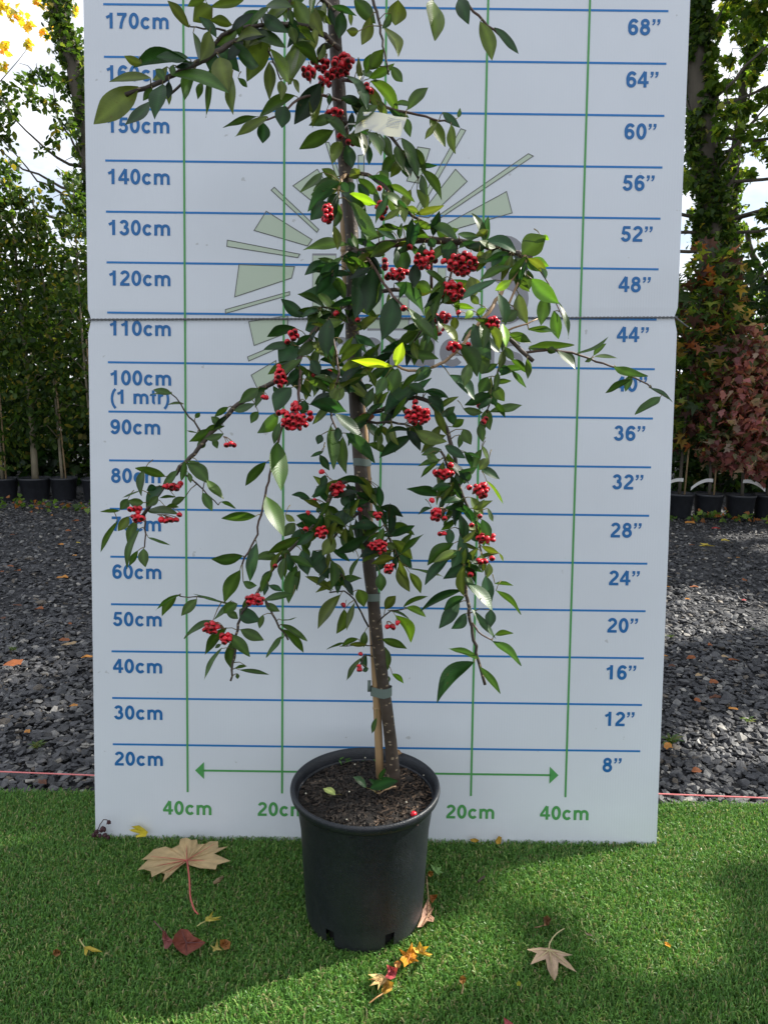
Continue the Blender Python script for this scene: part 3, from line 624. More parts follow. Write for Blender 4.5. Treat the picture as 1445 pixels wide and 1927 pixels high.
tile(560, 700, 2.89, '''100 140 250 210 75 0;60 50 170 105 45 1;110 50 300 100 55 0;180 290 195 515 75 1;245 350 265 540 82 1;200 225 350 360 70 0;260 330 410 485 75 4;130 340 110 390 50 0
220 300 215 380 50 0;140 430 75 460 25 0;120 450 170 530 50 0;250 90 205 160 60 2;385 390 485 440 50 1;370 190 410 90 50 1;350 100 365 180 30 0;460 220 500 280 60 1
640 80 480 220 90 0;600 70 690 110 60 4;610 320 495 330 35 0;620 345 455 460 80 0;655 270 665 375 80 0;640 320 800 375 80 2;700 110 800 130 40 0;720 130 790 210 50 0
780 240 850 190 50 4;810 210 860 290 60 0;900 200 1000 220 50 1;960 160 1030 120 50 0;1040 130 1080 180 50 0;900 310 940 390 70 1;990 280 1005 375 55 1;1030 200 1045 310 70 1
840 300 900 260 50 1;880 340 875 410 35 1;800 400 905 465 60 0;780 420 680 450 50 1;700 450 760 480 50 1;765 490 675 570 30 1;905 430 945 520 40 0;910 440 990 465 25 4
1000 420 950 550 50 1;1000 400 1030 480 30 6;1040 470 990 530 60 2;992 520 1090 580 55 0;1025 590 1110 710 20 6;940 545 905 605 65 0;870 530 880 600 35 0;835 620 735 635 55 0
775 680 605 640 57 0;940 680 1005 770 60 2;1030 740 1060 810 30 1;730 740 660 775 30 0;780 720 790 810 40 0;900 700 800 715 45 0;800 740 910 760 40 0;890 780 905 920 60 0
1000 800 1040 915 65 4;825 850 825 940 60 0;850 930 715 1045 80 1;875 970 840 1060 70 4;820 1020 700 1150 60 0;935 1040 800 1120 75 0;900 980 990 1060 45 0;1100 985 970 1020 25 1
1000 950 1090 985 40 2;1095 985 1115 1030 15 2;1040 1040 1030 1115 50 2;930 880 990 920 50 0;440 620 450 735 55 0;430 630 380 680 50 0;300 700 380 730 45 0;520 800 455 770 50 0
170 790 300 800 80 0;250 750 180 830 60 0;450 850 300 850 55 0;560 860 470 890 45 0;390 895 210 975 75 0;520 960 615 1060 90 0;480 930 540 960 50 2;470 1010 430 1080 60 0
210 590 365 615 50 0;160 600 90 680 60 0;150 560 130 620 50 0;250 660 280 740 60 0;70 690 0 665 40 0;110 820 0 830 50 0;90 870 0 940 60 0;200 900 140 990 90 2;860 760 900 690 40 1
250 800 200 880 60 0;330 640 260 650 45 0;100 760 170 720 50 0;380 760 450 790 45 1;240 870 300 930 50 1''')
tile(560, 1050, 2.89, '''335 0 290 105 35 1;350 110 195 155 60 1;330 170 360 260 80 2;185 180 50 105 35 2;310 240 270 385 45 2;545 50 605 175 75 2;610 80 665 185 60 2;450 80 455 175 70 1
610 60 790 105 20 1;475 280 530 210 65 2;575 265 700 213 35 1;590 268 690 318 45 6;490 285 600 330 20 1;530 310 610 450 75 6;460 440 585 490 50 1;470 480 490 600 65 1
365 400 360 480 50 1;330 440 245 480 35 1;260 460 165 495 15 1;280 470 370 470 30 2;370 520 375 600 45 0;345 545 270 660 35 1;385 600 355 615 30 0;490 640 495 675 30 1
515 630 572 680 35 6;430 870 405 950 35 1;895 175 680 285 60 0;905 210 800 280 60 0;880 240 775 375 85 0;915 300 840 380 70 0;920 135 1050 280 75 4;1020 95 1050 240 70 0
1070 140 1165 150 25 1;1075 175 1205 300 35 1;940 275 1070 430 45 4;1050 280 1050 370 70 0;1070 420 1165 410 40 1;1055 450 1205 578 50 4;985 550 830 495 45 4;960 565 770 775 92 0;990 590 1095 730 45 4''')
tile(900, 560, 3.6125, '''335 345 630 325 60 1;665 380 870 272 26 1;780 395 862 318 45 1;785 402 935 412 30 1;770 410 725 435 30 1;915 468 1135 530 60 4;1035 525 1000 632 60 1;1155 612 1308 705 30 4
535 362 650 480 62 1;510 355 470 370 48 1;215 240 350 305 60 1;335 215 515 240 36 1''')
tile(500, 1380, 3.803, '''720 390 630 315 60 0;745 395 935 345 105 0;820 330 850 255 50 0;790 370 745 330 40 0''')
# fill between the traced leaves where the crown is dense
ALLB = [(i, j) for i in range(len(BR)) for j in range(len(bpx[i]))]
PX = np.array([bpx[i][j] for i, j in ALLB])
main = {0:22, 1:14, 3:8, 4:4, 9:8, 10:14, 11:8, 12:18, 13:34, 14:5, 17:4, 18:10, 21:20, 22:5, 23:2, 25:12, 26:34, 27:22, 32:14, 33:44, 34:2, 36:26, 38:22, 42:34, 43:14, 45:10, 46:14, 47:20, 48:22}
for i, n_ in main.items():
    for _ in range(n_):
        j = random.randrange(1, len(bpx[i])-1); x, y = bpx[i][j]
        if i in (42, 33) and y > 1085: continue
        if i in (0, 1) and x < 400 and random.random() < .6: continue
        if i == 26 and x < 500 and random.random() < .7: continue
        if i == 12 and y < 350: continue
        a = random.uniform(.3, 2.9) if random.random() < .75 else random.uniform(3.3, 6.1); L_ = random.uniform(36, 66)
        TILES.append((x+6*math.cos(a), y+6*math.sin(a), x+L_*math.cos(a), y+L_*math.sin(a)*.95, L_*random.uniform(.24,.38), random.choice([0,0,1,1,1,5,2,2])))
LC = {0:(.015,.049,.015), 1:(.035,.074,.013), 2:(.072,.106,.018), 3:(.15,.30,.022), 4:(.028,.068,.026), 5:(.006,.020,.008), 6:(.095,.20,.018), 7:(.30,.46,.03)}  # brightest yellow-greens: young leaf colour with sunlit translucence painted in
VIEWD = CF
leafB = [None]*len(BR)
def add_leaf(Bk, UVk, B0, T0, wid, col, petiole=None):
    a = T0-B0; Ln = np.linalg.norm(a); ah = a/Ln
    v = (B0+T0)/2-CAM; v /= np.linalg.norm(v)
    s0 = np.cross(ah, v); s0 /= np.linalg.norm(s0)+1e-9; n0 = np.cross(s0, ah)
    Wd = max(wid, min(.43*Ln*random.uniform(.9,1.1), wid*1.5)); th = math.acos(min(1, wid/Wd))*random.choice((-1,1)) + random.uniform(-.12,.12)
    s = s0*math.cos(th)+n0*math.sin(th); n = np.cross(s, ah)
    if n[2] < 0: n = -n
    nl, us = 12, (-1,-.55,0,.55,1); V = []; UV = []; Cc = []
    fold = random.uniform(.10,.30); bulge = random.uniform(-.02,.10)*Ln; sw = random.gauss(0,.055)*Ln; wav = random.uniform(0,.02)*Ln; ph = random.uniform(0,6)
    c = np.array(col)*random.uniform(.8,1.22); c = c*np.array([random.uniform(.88,1.15),1,random.uniform(.85,1.15)])
    pk = random.uniform(.88,1.02)
    for i in range(nl+1):
        t_ = i/nl; hw = .5*Wd*max(0, math.sin(math.pi*t_**pk))**.74*(1-.34*max(0,(t_-.64))/.36)*(1-.25*max(0,(.22-t_))/.22)
        if i in (0, nl): hw = Wd*.012
        for u in us:
            p = B0+a*t_ + n*(bulge*math.sin(math.pi*t_)) + s*(sw*math.sin(math.pi*t_)) + s*(u*hw) + n*(abs(u)*hw*fold + wav*math.sin(t_*9+ph+u)*abs(u))
            V.append(p); UV.append((u, t_)); Cc.append(c*(1.6 if u == 0 else 1.0))
    F = [(i*5+k, i*5+k+1, i*5+6+k, i*5+5+k) for i in range(nl) for k in range(4)]
    if n@(np.cross(V[1]-V[0], V[5]-V[0])+np.cross(V[26]-V[25], V[30]-V[25])) < 0: F = [f[::-1] for f in F]
    Bk.add(V, F, np.array(Cc)); UVk.append(np.array(UV))
    if petiole is not None:
        m0 = Bk.n; d = (B0-petiole); q = [petiole, petiole+d*.5+np.array([0,0,.2*np.linalg.norm(d)*.5]), B0+a*.02]
        k0 = len(Bk.v); Bk.tube(q, [.0009,.0007,.0006], 4, col=(.16,.13,.045)); UVk.append(np.zeros((len(Bk.v[-1]), 2)))
M_leaf = mat('leathery leaf', attr=True, rough=.38, spec=.38, trans=.30, tcol=2.0, var=.22, vscale=45)
t = M_leaf.node_tree; N = t.nodes; L = t.links      # side veins from the leaf's own coordinates
uvn = N.new('ShaderNodeUVMap'); sx = N.new('ShaderNodeSeparateXYZ'); L.new(uvn.outputs[0], sx.inputs[0])
ab = N.new('ShaderNodeMath'); ab.operation = 'ABSOLUTE'; L.new(sx.outputs[0], ab.inputs[0])
m1 = N.new('ShaderNodeMath'); m1.operation = 'MULTIPLY'; m1.inputs[1].default_value = -.14; L.new(ab.outputs[0], m1.inputs[0])
ad = N.new('ShaderNodeMath'); L.new(sx.outputs[1], ad.inputs[0]); L.new(m1.outputs[0], ad.inputs[1])
m2 = N.new('ShaderNodeMath'); m2.operation = 'MULTIPLY'; m2.inputs[1].default_value = 62; L.new(ad.outputs[0], m2.inputs[0])
sn = N.new('ShaderNodeMath'); sn.operation = 'SINE'; L.new(m2.outputs[0], sn.inputs[0])
pw = N.new('ShaderNodeMath'); pw.operation = 'ABSOLUTE'; L.new(sn.outputs[0], pw.inputs[0])
bp = N.new('ShaderNodeBump'); bp.inputs['Strength'].default_value = .14; bp.inputs['Distance'].default_value = .0010
L.new(pw.outputs[0], bp.inputs['Height']); L.new(bp.outputs[0], N['Principled BSDF'].inputs['Normal'])
nb = N.new('ShaderNodeTexNoise'); nb.inputs['Scale'].default_value = 130; nb.inputs['Detail'].default_value = 2; tcb = N.new('ShaderNodeTexCoord'); L.new(tcb.outputs['Object'], nb.inputs['Vector'])
rb = N.new('ShaderNodeMapRange'); rb.inputs[1].default_value = .69; rb.inputs[2].default_value = .73; rb.inputs[4].default_value = .55; L.new(nb.outputs['Fac'], rb.inputs[0])     # small brown spots
mb_ = N.new('ShaderNodeMixRGB'); L.new(rb.outputs[0], mb_.inputs[0]); bl = N['Principled BSDF'].inputs['Base Color']; L.new(bl.links[0].from_socket, mb_.inputs[1]); mb_.inputs[2].default_value = (.09,.05,.02,1); L.new(mb_.outputs[0], bl)
uvB = [[] for _ in BR]
for bx, by, tx, ty, w, k in TILES:
    tx += (tx-bx)*.07; ty += (ty-by)*.07
    d = np.hypot(PX[:,0]-bx, PX[:,1]-by); q = int(np.argmin(d)); i, j = ALLB[q]
    Lp = math.hypot(tx-bx, ty-by); base3 = bp3[i][j]; Yb = byy[i][j]
    if bx < 300 and by > 700 and i == 31: pass
    trunk_near = min(math.hypot(p[0]-bx, p[1]-by) for p in TRUNK)
    Y0 = Yb + random.uniform(-.03,.008) - (.012 if k in (4,7) else 0)
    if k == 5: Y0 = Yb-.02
    B0 = at(bx, by, Y0); SC = (Y0+1.3914)/1350; Lm = Lp*SC
    Y1 = Y0 + Lm*random.uniform(-.55,.25)
    T0 = at(tx, ty, Y1)
    if leafB[i] is None: leafB[i] = MB()
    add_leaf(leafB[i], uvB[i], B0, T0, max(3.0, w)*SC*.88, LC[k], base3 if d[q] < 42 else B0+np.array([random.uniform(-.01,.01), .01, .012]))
for i, bk in enumerate(leafB):
    if bk is None: continue
    V = np.concatenate(bk.v) - POTC; F = [f for g_ in bk.f for f in g_]
    o = finish('foliage', V, F, np.concatenate(bk.c), M_leaf, tree, True, None, np.concatenate(uvB[i]))
    o.parent = bobj[i]; o.location = (0,0,0)

# ---------------- berries
BER = []
def btile(ox, oy, s, data):
    a = np.array(data.split(), float).reshape(-1, 5)
    for x, y, rx, ry, n_ in a: BER.append((ox+x/s, oy+y/s, rx/s, ry/s, int(n_)))
btile(500, 0, 2.89, '''230 390 40 40 8 300 345 55 40 10 325 430 55 35 9 400 370 65 50 15 440 340 45 50 11 415 310 15 15 1 555 515 32 45 9 548 460 15 15 1
370 615 50 40 8 400 745 18 30 4 460 775 30 20 5 525 755 18 12 2 620 1025 15 15 2 630 1130 35 25 6''')
btile(500, 380, 2.4914, '''290 60 30 52 16 540 45 28 45 9 680 215 25 20 4 745 265 60 52 24 620 340 65 35 17 560 290 15 30 4 920 290 80 60 38 955 250 12 12 1 830 280 15 15 1
880 420 60 55 24 825 545 60 30 13 800 600 45 30 9 645 500 12 10 2 1060 570 40 35 14 880 680 35 30 9 950 665 15 18 3 430 545 15 20 3 330 525 15 10 2 130 625 30 30 6
100 655 15 12 2 70 825 35 50 14 60 770 15 15 1 230 810 15 15 2 295 805 22 20 5 360 805 20 10 3 80 990 30 15 4 140 965 30 35 7 5 915 12 15 2 910 520 20 15 4''')
btile(160, 560, 2.89, '''975 545 25 18 5 1140 675 85 55 36 1080 620 18 15 2 1150 590 25 25 4 1225 650 22 35 6 790 800 35 22 8 480 1030 60 25 12 525 1015 18 20 3''')
btile(160, 880, 2.89, '''275 225 40 30 11 290 275 45 30 11 450 285 60 22 9 512 255 14 22 4 925 720 60 40 19 690 870 60 40 17 765 925 40 40 14 1035 535 22 18 4''')
btile(560, 700, 2.89, '''650 235 75 60 30 640 165 14 12 1 985 190 28 22 8 1015 260 25 32 9 800 555 65 35 17 750 545 18 14 1 835 505 20 12 2 995 640 50 52 22
930 620 20 25 5 730 705 20 22 6 755 775 40 45 15 800 800 20 20 4 780 880 30 18 4 945 830 15 20 3 1010 905 45 40 15 1060 900 15 30 4 1000 1030 35 25 9 1055 1015 14 12 1
990 785 12 12 1 935 1100 20 25 6 220 640 50 50 16 140 545 25 18 4 335 750 25 15 5 435 785 30 35 10 130 870 42 42 17 55 765 15 15 2 435 950 60 45 24 500 1075 35 40 12
50 855 25 12 3 90 700 15 10 2''')
btile(560, 1050, 2.89, '505 375 40 20 9 545 350 12 18 2 250 255 20 20 3 335 600 20 28 8 343 522 12 12 1')
M_berry = mat('glossy red berry', attr=True, rough=.28, spec=.5)
def berry_shape():
    bm = bmesh.new(); bmesh.ops.create_icosphere(bm, subdivisions=2, radius=1)
    V = np.array([v.co[:] for v in bm.verts]); F = np.array([[v.index for v in f.verts] for f in bm.faces]); bm.free()
    c = np.tile((.68,.014,.030), (len(V),1)).astype(float)
    top = V[:,2] < -.84; c[V[:,2] < -.70] = (.26,.012,.016); V[top, 2] += .30; c[top] = (.035,.010,.009)
    return V*np.array([1,1,.94]), F, c
BV, BF, BC = berry_shape()
M_stalk = mat('berry stalk', (.20,.12,.06), .6)
for cx, cy, rx, ry, n_ in BER:
    d = np.hypot(PX[:,0]-cx, PX[:,1]-cy); q = int(np.argmin(d)); i, j = ALLB[q]; Yb = byy[i][j] - .018 - random.random()*.012
    SC = (Yb+1.3914)/1350; R0 = 5.5*SC; pts = []; tries = 0
    c3 = at(cx, cy, Yb); rx3, ry3 = max(rx*SC-R0*.8, .0005), max(ry*SC-R0*.8, .0005)
    while len(pts) < n_ and tries < 4000:
        tries += 1; u = np.array([random.uniform(-1,1), random.uniform(-1,1), random.uniform(-1,1)])
        if u@u > 1: continue
        p = c3 + CR*u[0]*rx3 + CU*u[1]*ry3 + CF*u[2]*min(max(rx3, ry3), .016)
        if all(np.linalg.norm(p-q_) > R0*(1.75 if tries < 2500 else 1.45) for q_ in pts): pts.append(p)
    b = MB(); sb = MB(); root = bp3[i][j]
    for p in pts:
        r_ = R0*random.uniform(.88,1.14); ax = Vector((random.gauss(0,.6), random.gauss(-.8,.6), -.8)).normalized()
        Rm = np.array(Vector((0,0,-1)).rotation_difference(ax).to_matrix())
        k_ = random.choice((1,1,1,.72))*random.uniform(.75,1.12); b.add((BV*r_)@Rm.T+p, BF, BC*np.array([k_, k_, k_]))
        top = p-np.array(ax)*r_; hub = c3*.5+root*.5 if d[q] < 60 else c3+np.array([0,.01,.015])
        sb.tube([top, (top+hub)/2+[0,0,.002], hub], .0006, 4)
    bo = b.build('berry_cluster', M_berry, tree, smooth=True); so_ = sb.build('berry_stalks', M_stalk, tree)
    for o in (bo, so_): o.parent = bobj[i]
# the soil crumbs and the branch children sit in the tree's own coordinates
for o in list(C.objects):
    if o.parent is not None and o.parent.parent is tree: o.matrix_parent_inverse = Matrix.Identity(4)

# ---------------- loose things in the pot
pl_ = lambda x, y, z=SZ+.006: ground(500+x/3.803, 1380+y/3.803, z)
def loose_leaf(name, label, B0, T0, wid, col, cat='fallen leaf', group=None, petiole=None):
    bk = MB(); uv = []; add_leaf(bk, uv, B0, T0, wid, col, petiole)
    V = np.concatenate(bk.v); o = finish(name, V-B0, [f for g_ in bk.f for f in g_], np.concatenate(bk.c), M_leaf, None, True, B0, np.concatenate(uv)); tag(o, label, cat, group); return o
loose_leaf('fallen_leaf', 'small pale yellow leaf lying on the dark soil inside the black pot', pl_(500,440,SZ+.012), pl_(413,392,SZ+.011), .011, (.36,.38,.12), petiole=pl_(548,442,SZ+.008))
b = MB(); p = pl_(1058,578,SZ+.008); b.add(BV*.0055+p, BF, BC*1.1)
tag(b.build('fallen_berry', M_berry, smooth=True, origin=p), 'single red berry dropped on the soil at the right rim of the black pot', 'berry')
loose_leaf('fallen_leaf', 'tiny brown curled leaf caught on the back rim of the black pot', ground(742,1414,POTH+.003), ground(756,1418,POTH+.004), .010, (.25,.16,.09))

# ---------------- plant label hanging in the branches
b = MB(); nx, ny = 26, 6
TL, TR, BRr, BLl = (672,212), (766,221), (753,258), (667,252)
V = []
for i in range(nx+1):
    u = i/nx; curl = -.02*math.exp(-(u/.16)**1.4)*0
    for j in range(ny+1):
        v = j/ny; x = (1-v)*((1-u)*TL[0]+u*TR[0]) + v*((1-u)*BLl[0]+u*BRr[0]); y = (1-v)*((1-u)*TL[1]+u*TR[1]) + v*((1-u)*BLl[1]+u*BRr[1])
        y += -4.5*math.sin(math.pi*min(1, u*1.3))*(1-v*.3) - 8*v*math.exp(-((u-.30)/.18)**2) + 0
        V.append(at(x, y, -.285 + .018*math.exp(-(u/.12)**2) + .010*math.sin(u*3)))
F = [(i*(ny+1)+j, i*(ny+1)+j+1, (i+1)*(ny+1)+j+1, (i+1)*(ny+1)+j) for i in range(nx) for j in range(ny)]
b.add(V, F); lo = V[0]
lab = empty('plant_label', lo, 'white plastic plant label curling out from the trunk among the upper leaves', 'plant label')
b.build('label_strip', mat('white label film', (.78,.78,.76), .45, trans=.2, tcol=1.0), lab, smooth=True)
Vg = np.array(V).reshape(nx+1, ny+1, 3)
def lp(u, v):
    i = min(nx-1, int(u*nx)); j = min(ny-1, int(v*ny)); fu = u*nx-i; fv = v*ny-j
    p = (1-fu)*(1-fv)*Vg[i,j]+fu*(1-fv)*Vg[i+1,j]+(1-fu)*fv*Vg[i,j+1]+fu*fv*Vg[i+1,j+1]; return p+np.array([0,-.0006,0])
b = MB()
for v in np.linspace(.16,.62,5):
    for k in range(9):
        u0 = .06+k*.022; b.add([lp(u0,v), lp(u0+.016,v), lp(u0+.016,v+.045), lp(u0,v+.045)], [(0,1,2,3)])
b.build('printed_lines', mat('faded grey ink', (.50,.52,.56), .6), lab); b = MB()
for v in np.linspace(.14,.55,6):
    for k in range(8):
        u0 = .64+k*.033; b.add([lp(u0,v), lp(u0+.026,v), lp(u0+.026,v+.035), lp(u0,v+.035)], [(0,1,2,3)])
b.build('printed_lines', bpy.data.materials['faded grey ink'], lab)
b = MB(); b.tube([lo+[0,.002,-.015], (lo+trunk_at(225))/2+[0,0,-.01], trunk_at(235)], .0012, 5); b.build('label_loop', mat('white loop', (.7,.7,.68), .5), lab)

# ================================================================ fallen leaves, twigs and weeds
M_dead = mat('dry autumn leaf', attr=True, rough=.6, spec=.3, trans=.18, tcol=1.3, var=.16, vscale=70)
M_vein = mat('leaf vein', attr=True, rough=.6)
ZT = .007
def flat_leaf(name, label, ox, oy, s, outline, cen, col, stalk=None, scol=(.35,.12,.08), veins=None, lift=.006, z=ZT, cat='fallen leaf', group=None, wall=None):
    f = (lambda x, y, zz: ground(ox+x/s, oy+y/s, zz)) if wall is None else (lambda x, y, zz: at(ox+x/s, oy+y/s, wall-(zz-z)))
    c = f(*cen, z); b = MB(); n = len(outline); V = [c]; Cc = [np.array(col)*1.05]
    ph = random.uniform(0, 6); R = np.mean([np.linalg.norm(f(*p, z)-c) for p in outline])
    fine = []
    for i, p in enumerate(outline):       # subdivide each outline edge so that it can curl
        q = outline[(i+1) % n]
        for k in range(3): fine.append((p[0]+(q[0]-p[0])*k/3, p[1]+(q[1]-p[1])*k/3, i))
    m = len(fine)
    for ring in (.35, .7, 1.0):
        for i, (x, y, _) in enumerate(fine):
            xx, yy = cen[0]+(x-cen[0])*ring, cen[1]+(y-cen[1])*ring; p = f(xx, yy, z); r = np.linalg.norm(p-c)/max(R, 1e-6)
            zz = z + lift*(.55*r*r*(1+.8*math.sin(i*2*math.pi/m*3+ph)) + .15*math.sin(i*1.3+ring*5))
            V.append(f(xx, yy, zz)); Cc.append(np.array(col)*(1.0 if ring < 1 else .86)*random.uniform(.92,1.08))
    F = [(0, 1+i, 1+(i+1) % m) for i in range(m)]
    for r in range(2):
        for i in range(m): a, a2 = 1+r*m+i, 1+r*m+(i+1) % m; F.append((a, a+m, a2+m, a2))
    b.add(V, F, np.array(Cc)); o = b.build(name, M_dead, smooth=True, origin=c); tag(o, label, cat, group)
    if stalk:
        b = MB(); P = [f(x, y, z+.004+(.004 if 0 < i < len(stalk)-1 else 0)) for i, (x, y) in enumerate(stalk)]
        tt = np.linspace(0, len(P)-1, 12); P = np.array([[np.interp(t_, range(len(P)), [p[k] for p in P]) for k in range(3)] for t_ in tt])
        b.tube(P, np.linspace(.0011 if R < .04 else .0018, .0010 if R < .04 else .0015, 12), 6, col=scol); b.build('leaf_stalk', M_vein, o, smooth=True)
    if veins:
        b = MB()
        for x, y in veins:
            p = [f(cen[0]+(x-cen[0])*k, cen[1]+(y-cen[1])*k, z+.0016+lift*.5*k*k+.001) for k in (0,.3,.6,.92)]
            b.tube(p, [.0009,.0007,.0005,.0003], 5, col=scol)
        b.build('leaf_veins', M_vein, o)
    return o
A = (160, 1500, 3.6125)
flat_leaf('maple_leaf', 'large tan maple leaf with long red stalk on turf left of pot', *A,
 [(690,275),(725,292),(762,288),(770,322),(815,318),(850,300),(905,300),(908,345),(975,335),(880,385),(935,408),(990,434),(900,460),(890,492),(835,487),(775,482),(710,462),(695,440),(620,490),(580,500),(552,530),(527,585),(545,522),(510,515),(455,545),(448,505),(400,490),(357,497),(430,425),(385,425),(420,400),(470,355),(550,335),(590,350),(640,325),(650,285)],
 (694,428), (.55,.40,.21), [(696,432),(712,560),(716,680),(745,770),(772,797)], (.46,.10,.08), [(690,290),(895,310),(970,434),(365,492),(430,400),(545,520)], lift=.010)
flat_leaf('fallen_leaf', 'curled russet brown leaf on the turf below the large tan maple leaf', *A, [(650,895),(700,900),(740,945),(780,965),(822,988),(780,1025),(750,1040),(690,1078),(650,1055),(610,1015),(595,980),(610,935)], (690,990), (.20,.055,.035), None, (.10,.03,.03), [(655,900),(815,988),(690,1070)], lift=.014)
flat_leaf('fallen_leaf', 'folded dark pink leaf touching the left side of the russet curled leaf', *A, [(530,905),(548,912),(565,945),(600,975),(590,998),(562,1032),(540,1030),(535,990),(525,955)], (555,975), (.27,.09,.085), [(535,915),(510,885),(470,842)], (.12,.05,.05), lift=.012)
flat_leaf('fallen_leaf', 'small yellow pointed leaf just below the end of the red leaf stalk', *A, [(815,845),(822,815),(845,808),(872,775),(862,820),(932,810),(900,825),(925,833),(850,845)], (845,828), (.52,.44,.09), [(818,845),(790,858),(762,878)], (.45,.42,.15), lift=.008)
flat_leaf('fallen_leaf', 'small pale yellow star leaf right of the russet leaf', *A, [(848,1003),(885,1018),(900,958),(908,1018),(938,1042),(895,1040),(870,1054),(872,1030)], (895,1028), (.48,.40,.12), lift=.006)
flat_leaf('fallen_leaf', 'small crumpled rusty leaf beside the pale yellow star leaf', *A, [(918,970),(960,965),(992,985),(985,1030),(950,1040),(918,1010)], (955,1000), (.34,.15,.05), lift=.020)
flat_leaf('fallen_leaf', 'bright yellow pointed leaf propped against the lower left of the white board', *A, [(300,222),(345,213),(315,200),(365,192),(375,195),(405,215),(430,238),(415,268),(350,275),(345,262),(375,250),(322,235)], (395,242), (.66,.53,.05), lift=.004, wall=-.010, z=0)
Bt = (0, 1400, 3.656)
flat_leaf('fallen_leaf', 'two-lobed yellow leaf alone on the turf near the left photo edge', *Bt, [(575,1395),(620,1390),(660,1405),(710,1432),(640,1430),(610,1415),(595,1458),(582,1445),(583,1412)], (596,1408), (.52,.40,.06), [(585,1398),(565,1370),(550,1345)], (.40,.35,.15))
flat_leaf('fallen_leaf', 'tiny brown curled leaf left of the two-lobed yellow leaf', *Bt, [(368,1420),(395,1408),(420,1425),(418,1450),(390,1465),(366,1450)], (393,1437), (.25,.12,.05), lift=.018)
D = (900, 1500, 2.651)
flat_leaf('star_leaf', 'pale tan five-pointed leaf with curved stalk on the turf at lower right', *D, [(348,752),(400,765),(470,788),(420,795),(455,830),(490,874),(440,850),(398,822),(395,880),(380,918),(360,892),(345,860),(335,808),(258,836),(290,778),(240,760),(300,750)], (352,762), (.56,.40,.28), [(352,756),(352,735),(370,700),(395,675),(428,655)], (.50,.42,.22), [(470,788),(485,868),(382,912),(262,832),(245,760)], lift=.007)
flat_leaf('dry_seed_head', 'small brown dry seed head above the pale tan star leaf', *D, [(322,600),(345,588),(362,610),(350,640),(328,642)], (340,618), (.20,.10,.05), [(322,640),(300,648),(278,650)], (.2,.12,.06), lift=.022, cat='seed head')
flat_leaf('fallen_leaf', 'little grey-brown leaf right of the pale tan star leaf', *D, [(528,676),(560,680),(572,694),(545,690)], (552,685), (.26,.20,.14))
flat_leaf('fallen_leaf', 'tiny orange leaf out on the turf at far right', *D, [(925,722),(940,722),(960,740),(955,750),(930,738)], (942,735), (.62,.28,.03))
flat_leaf('fallen_leaf', 'tiny yellow-green leaf left below the pale tan star leaf', *D, [(188,928),(200,915),(212,925),(208,942),(192,940)], (200,930), (.38,.42,.05))
flat_leaf('fallen_leaf', 'pinkish red leaf cut by the bottom photo edge', *D, [(125,1098),(142,1108),(160,1120),(175,1132),(130,1135)], (145,1122), (.42,.08,.10))
E_ = (640, 1580, 4.516)
flat_leaf('star_leaf', 'pale pink maple leaf tucked under the right side of the black pot', *E_, [(745,500),(770,550),(775,600),(795,570),(770,640),(800,665),(790,700),(740,690),(700,740),(655,745),(690,660),(700,600),(720,560)], (748,640), (.55,.32,.22), [(750,600),(750,520),(742,420),(733,310)], (.45,.28,.16), [(745,520),(790,585),(795,680),(700,735)], lift=.010)
flat_leaf('fallen_leaf', 'dark orange brown leaf behind the pale pink maple leaf', *E_, [(760,470),(828,465),(815,500),(780,540),(765,520)], (790,495), (.32,.11,.025), lift=.012)
flat_leaf('star_leaf', 'small green star-shaped leaf right of the black pot', *E_, [(765,205),(805,235),(815,185),(830,240),(862,225),(845,262),(880,280),(845,285),(845,310),(815,285),(790,262)], (822,262), (.24,.42,.14), lift=.006)
flat_leaf('seed_pod', 'small orange-brown seed pod against the small green star leaf', *E_, [(745,275),(765,262),(790,275),(792,300),(770,318),(748,308)], (768,290), (.42,.22,.06), lift=.02, cat='seed pod')
flat_leaf('star_leaf', 'orange star-shaped leaf in front of the pot beside a yellow one', *E_, [(500,925),(560,960),(585,920),(612,870),(625,940),(660,990),(640,1010),(670,1035),(625,1035),(600,1050),(575,1060),(545,1085),(535,1045),(508,1020),(530,980)], (590,1000), (.55,.24,.02), None, (.4,.15,.02), [(612,880),(510,930),(548,1080),(665,1033)], lift=.012)
flat_leaf('star_leaf', 'yellow star-shaped leaf overlapping the orange one in front of the pot', *E_, [(615,915),(655,915),(675,862),(700,910),(755,905),(715,950),(785,975),(760,985),(765,1000),(725,985),(690,975),(640,960)], (680,945), (.66,.42,.06), None, (.5,.3,.05), [(675,870),(750,908),(778,975)], lift=.014)
flat_leaf('fallen_leaf', 'small peach-coloured leaf between the orange and the crimson leaves', *E_, [(455,1045),(490,1025),(520,1045),(505,1090),(470,1085)], (487,1058), (.60,.32,.12), lift=.012)
flat_leaf('fallen_leaf', 'crumpled crimson leaf in front of the pot', *E_, [(395,1060),(440,1080),(490,1090),(470,1170),(430,1190),(380,1170),(405,1130)], (435,1125), (.36,.06,.07), lift=.018)
flat_leaf('star_leaf', 'buff leaf with pointed fingers left of the crimson leaf', *E_, [(235,1145),(300,1140),(350,1143),(395,1170),(410,1200),(350,1240),(320,1280),(325,1225),(250,1245),(300,1195),(235,1190),(285,1172)], (360,1185), (.58,.42,.18), None, (.4,.25,.1), [(240,1150),(245,1192),(255,1242),(322,1272)], lift=.008)
flat_leaf('fallen_leaf', 'curled yellow-brown leaf with thin stalk below the crimson leaf', *E_, [(400,1190),(455,1215),(440,1280),(380,1315),(350,1290),(365,1240)], (402,1250), (.42,.25,.05), [(370,1305),(310,1340),(245,1392)], (.35,.18,.07), lift=.018)
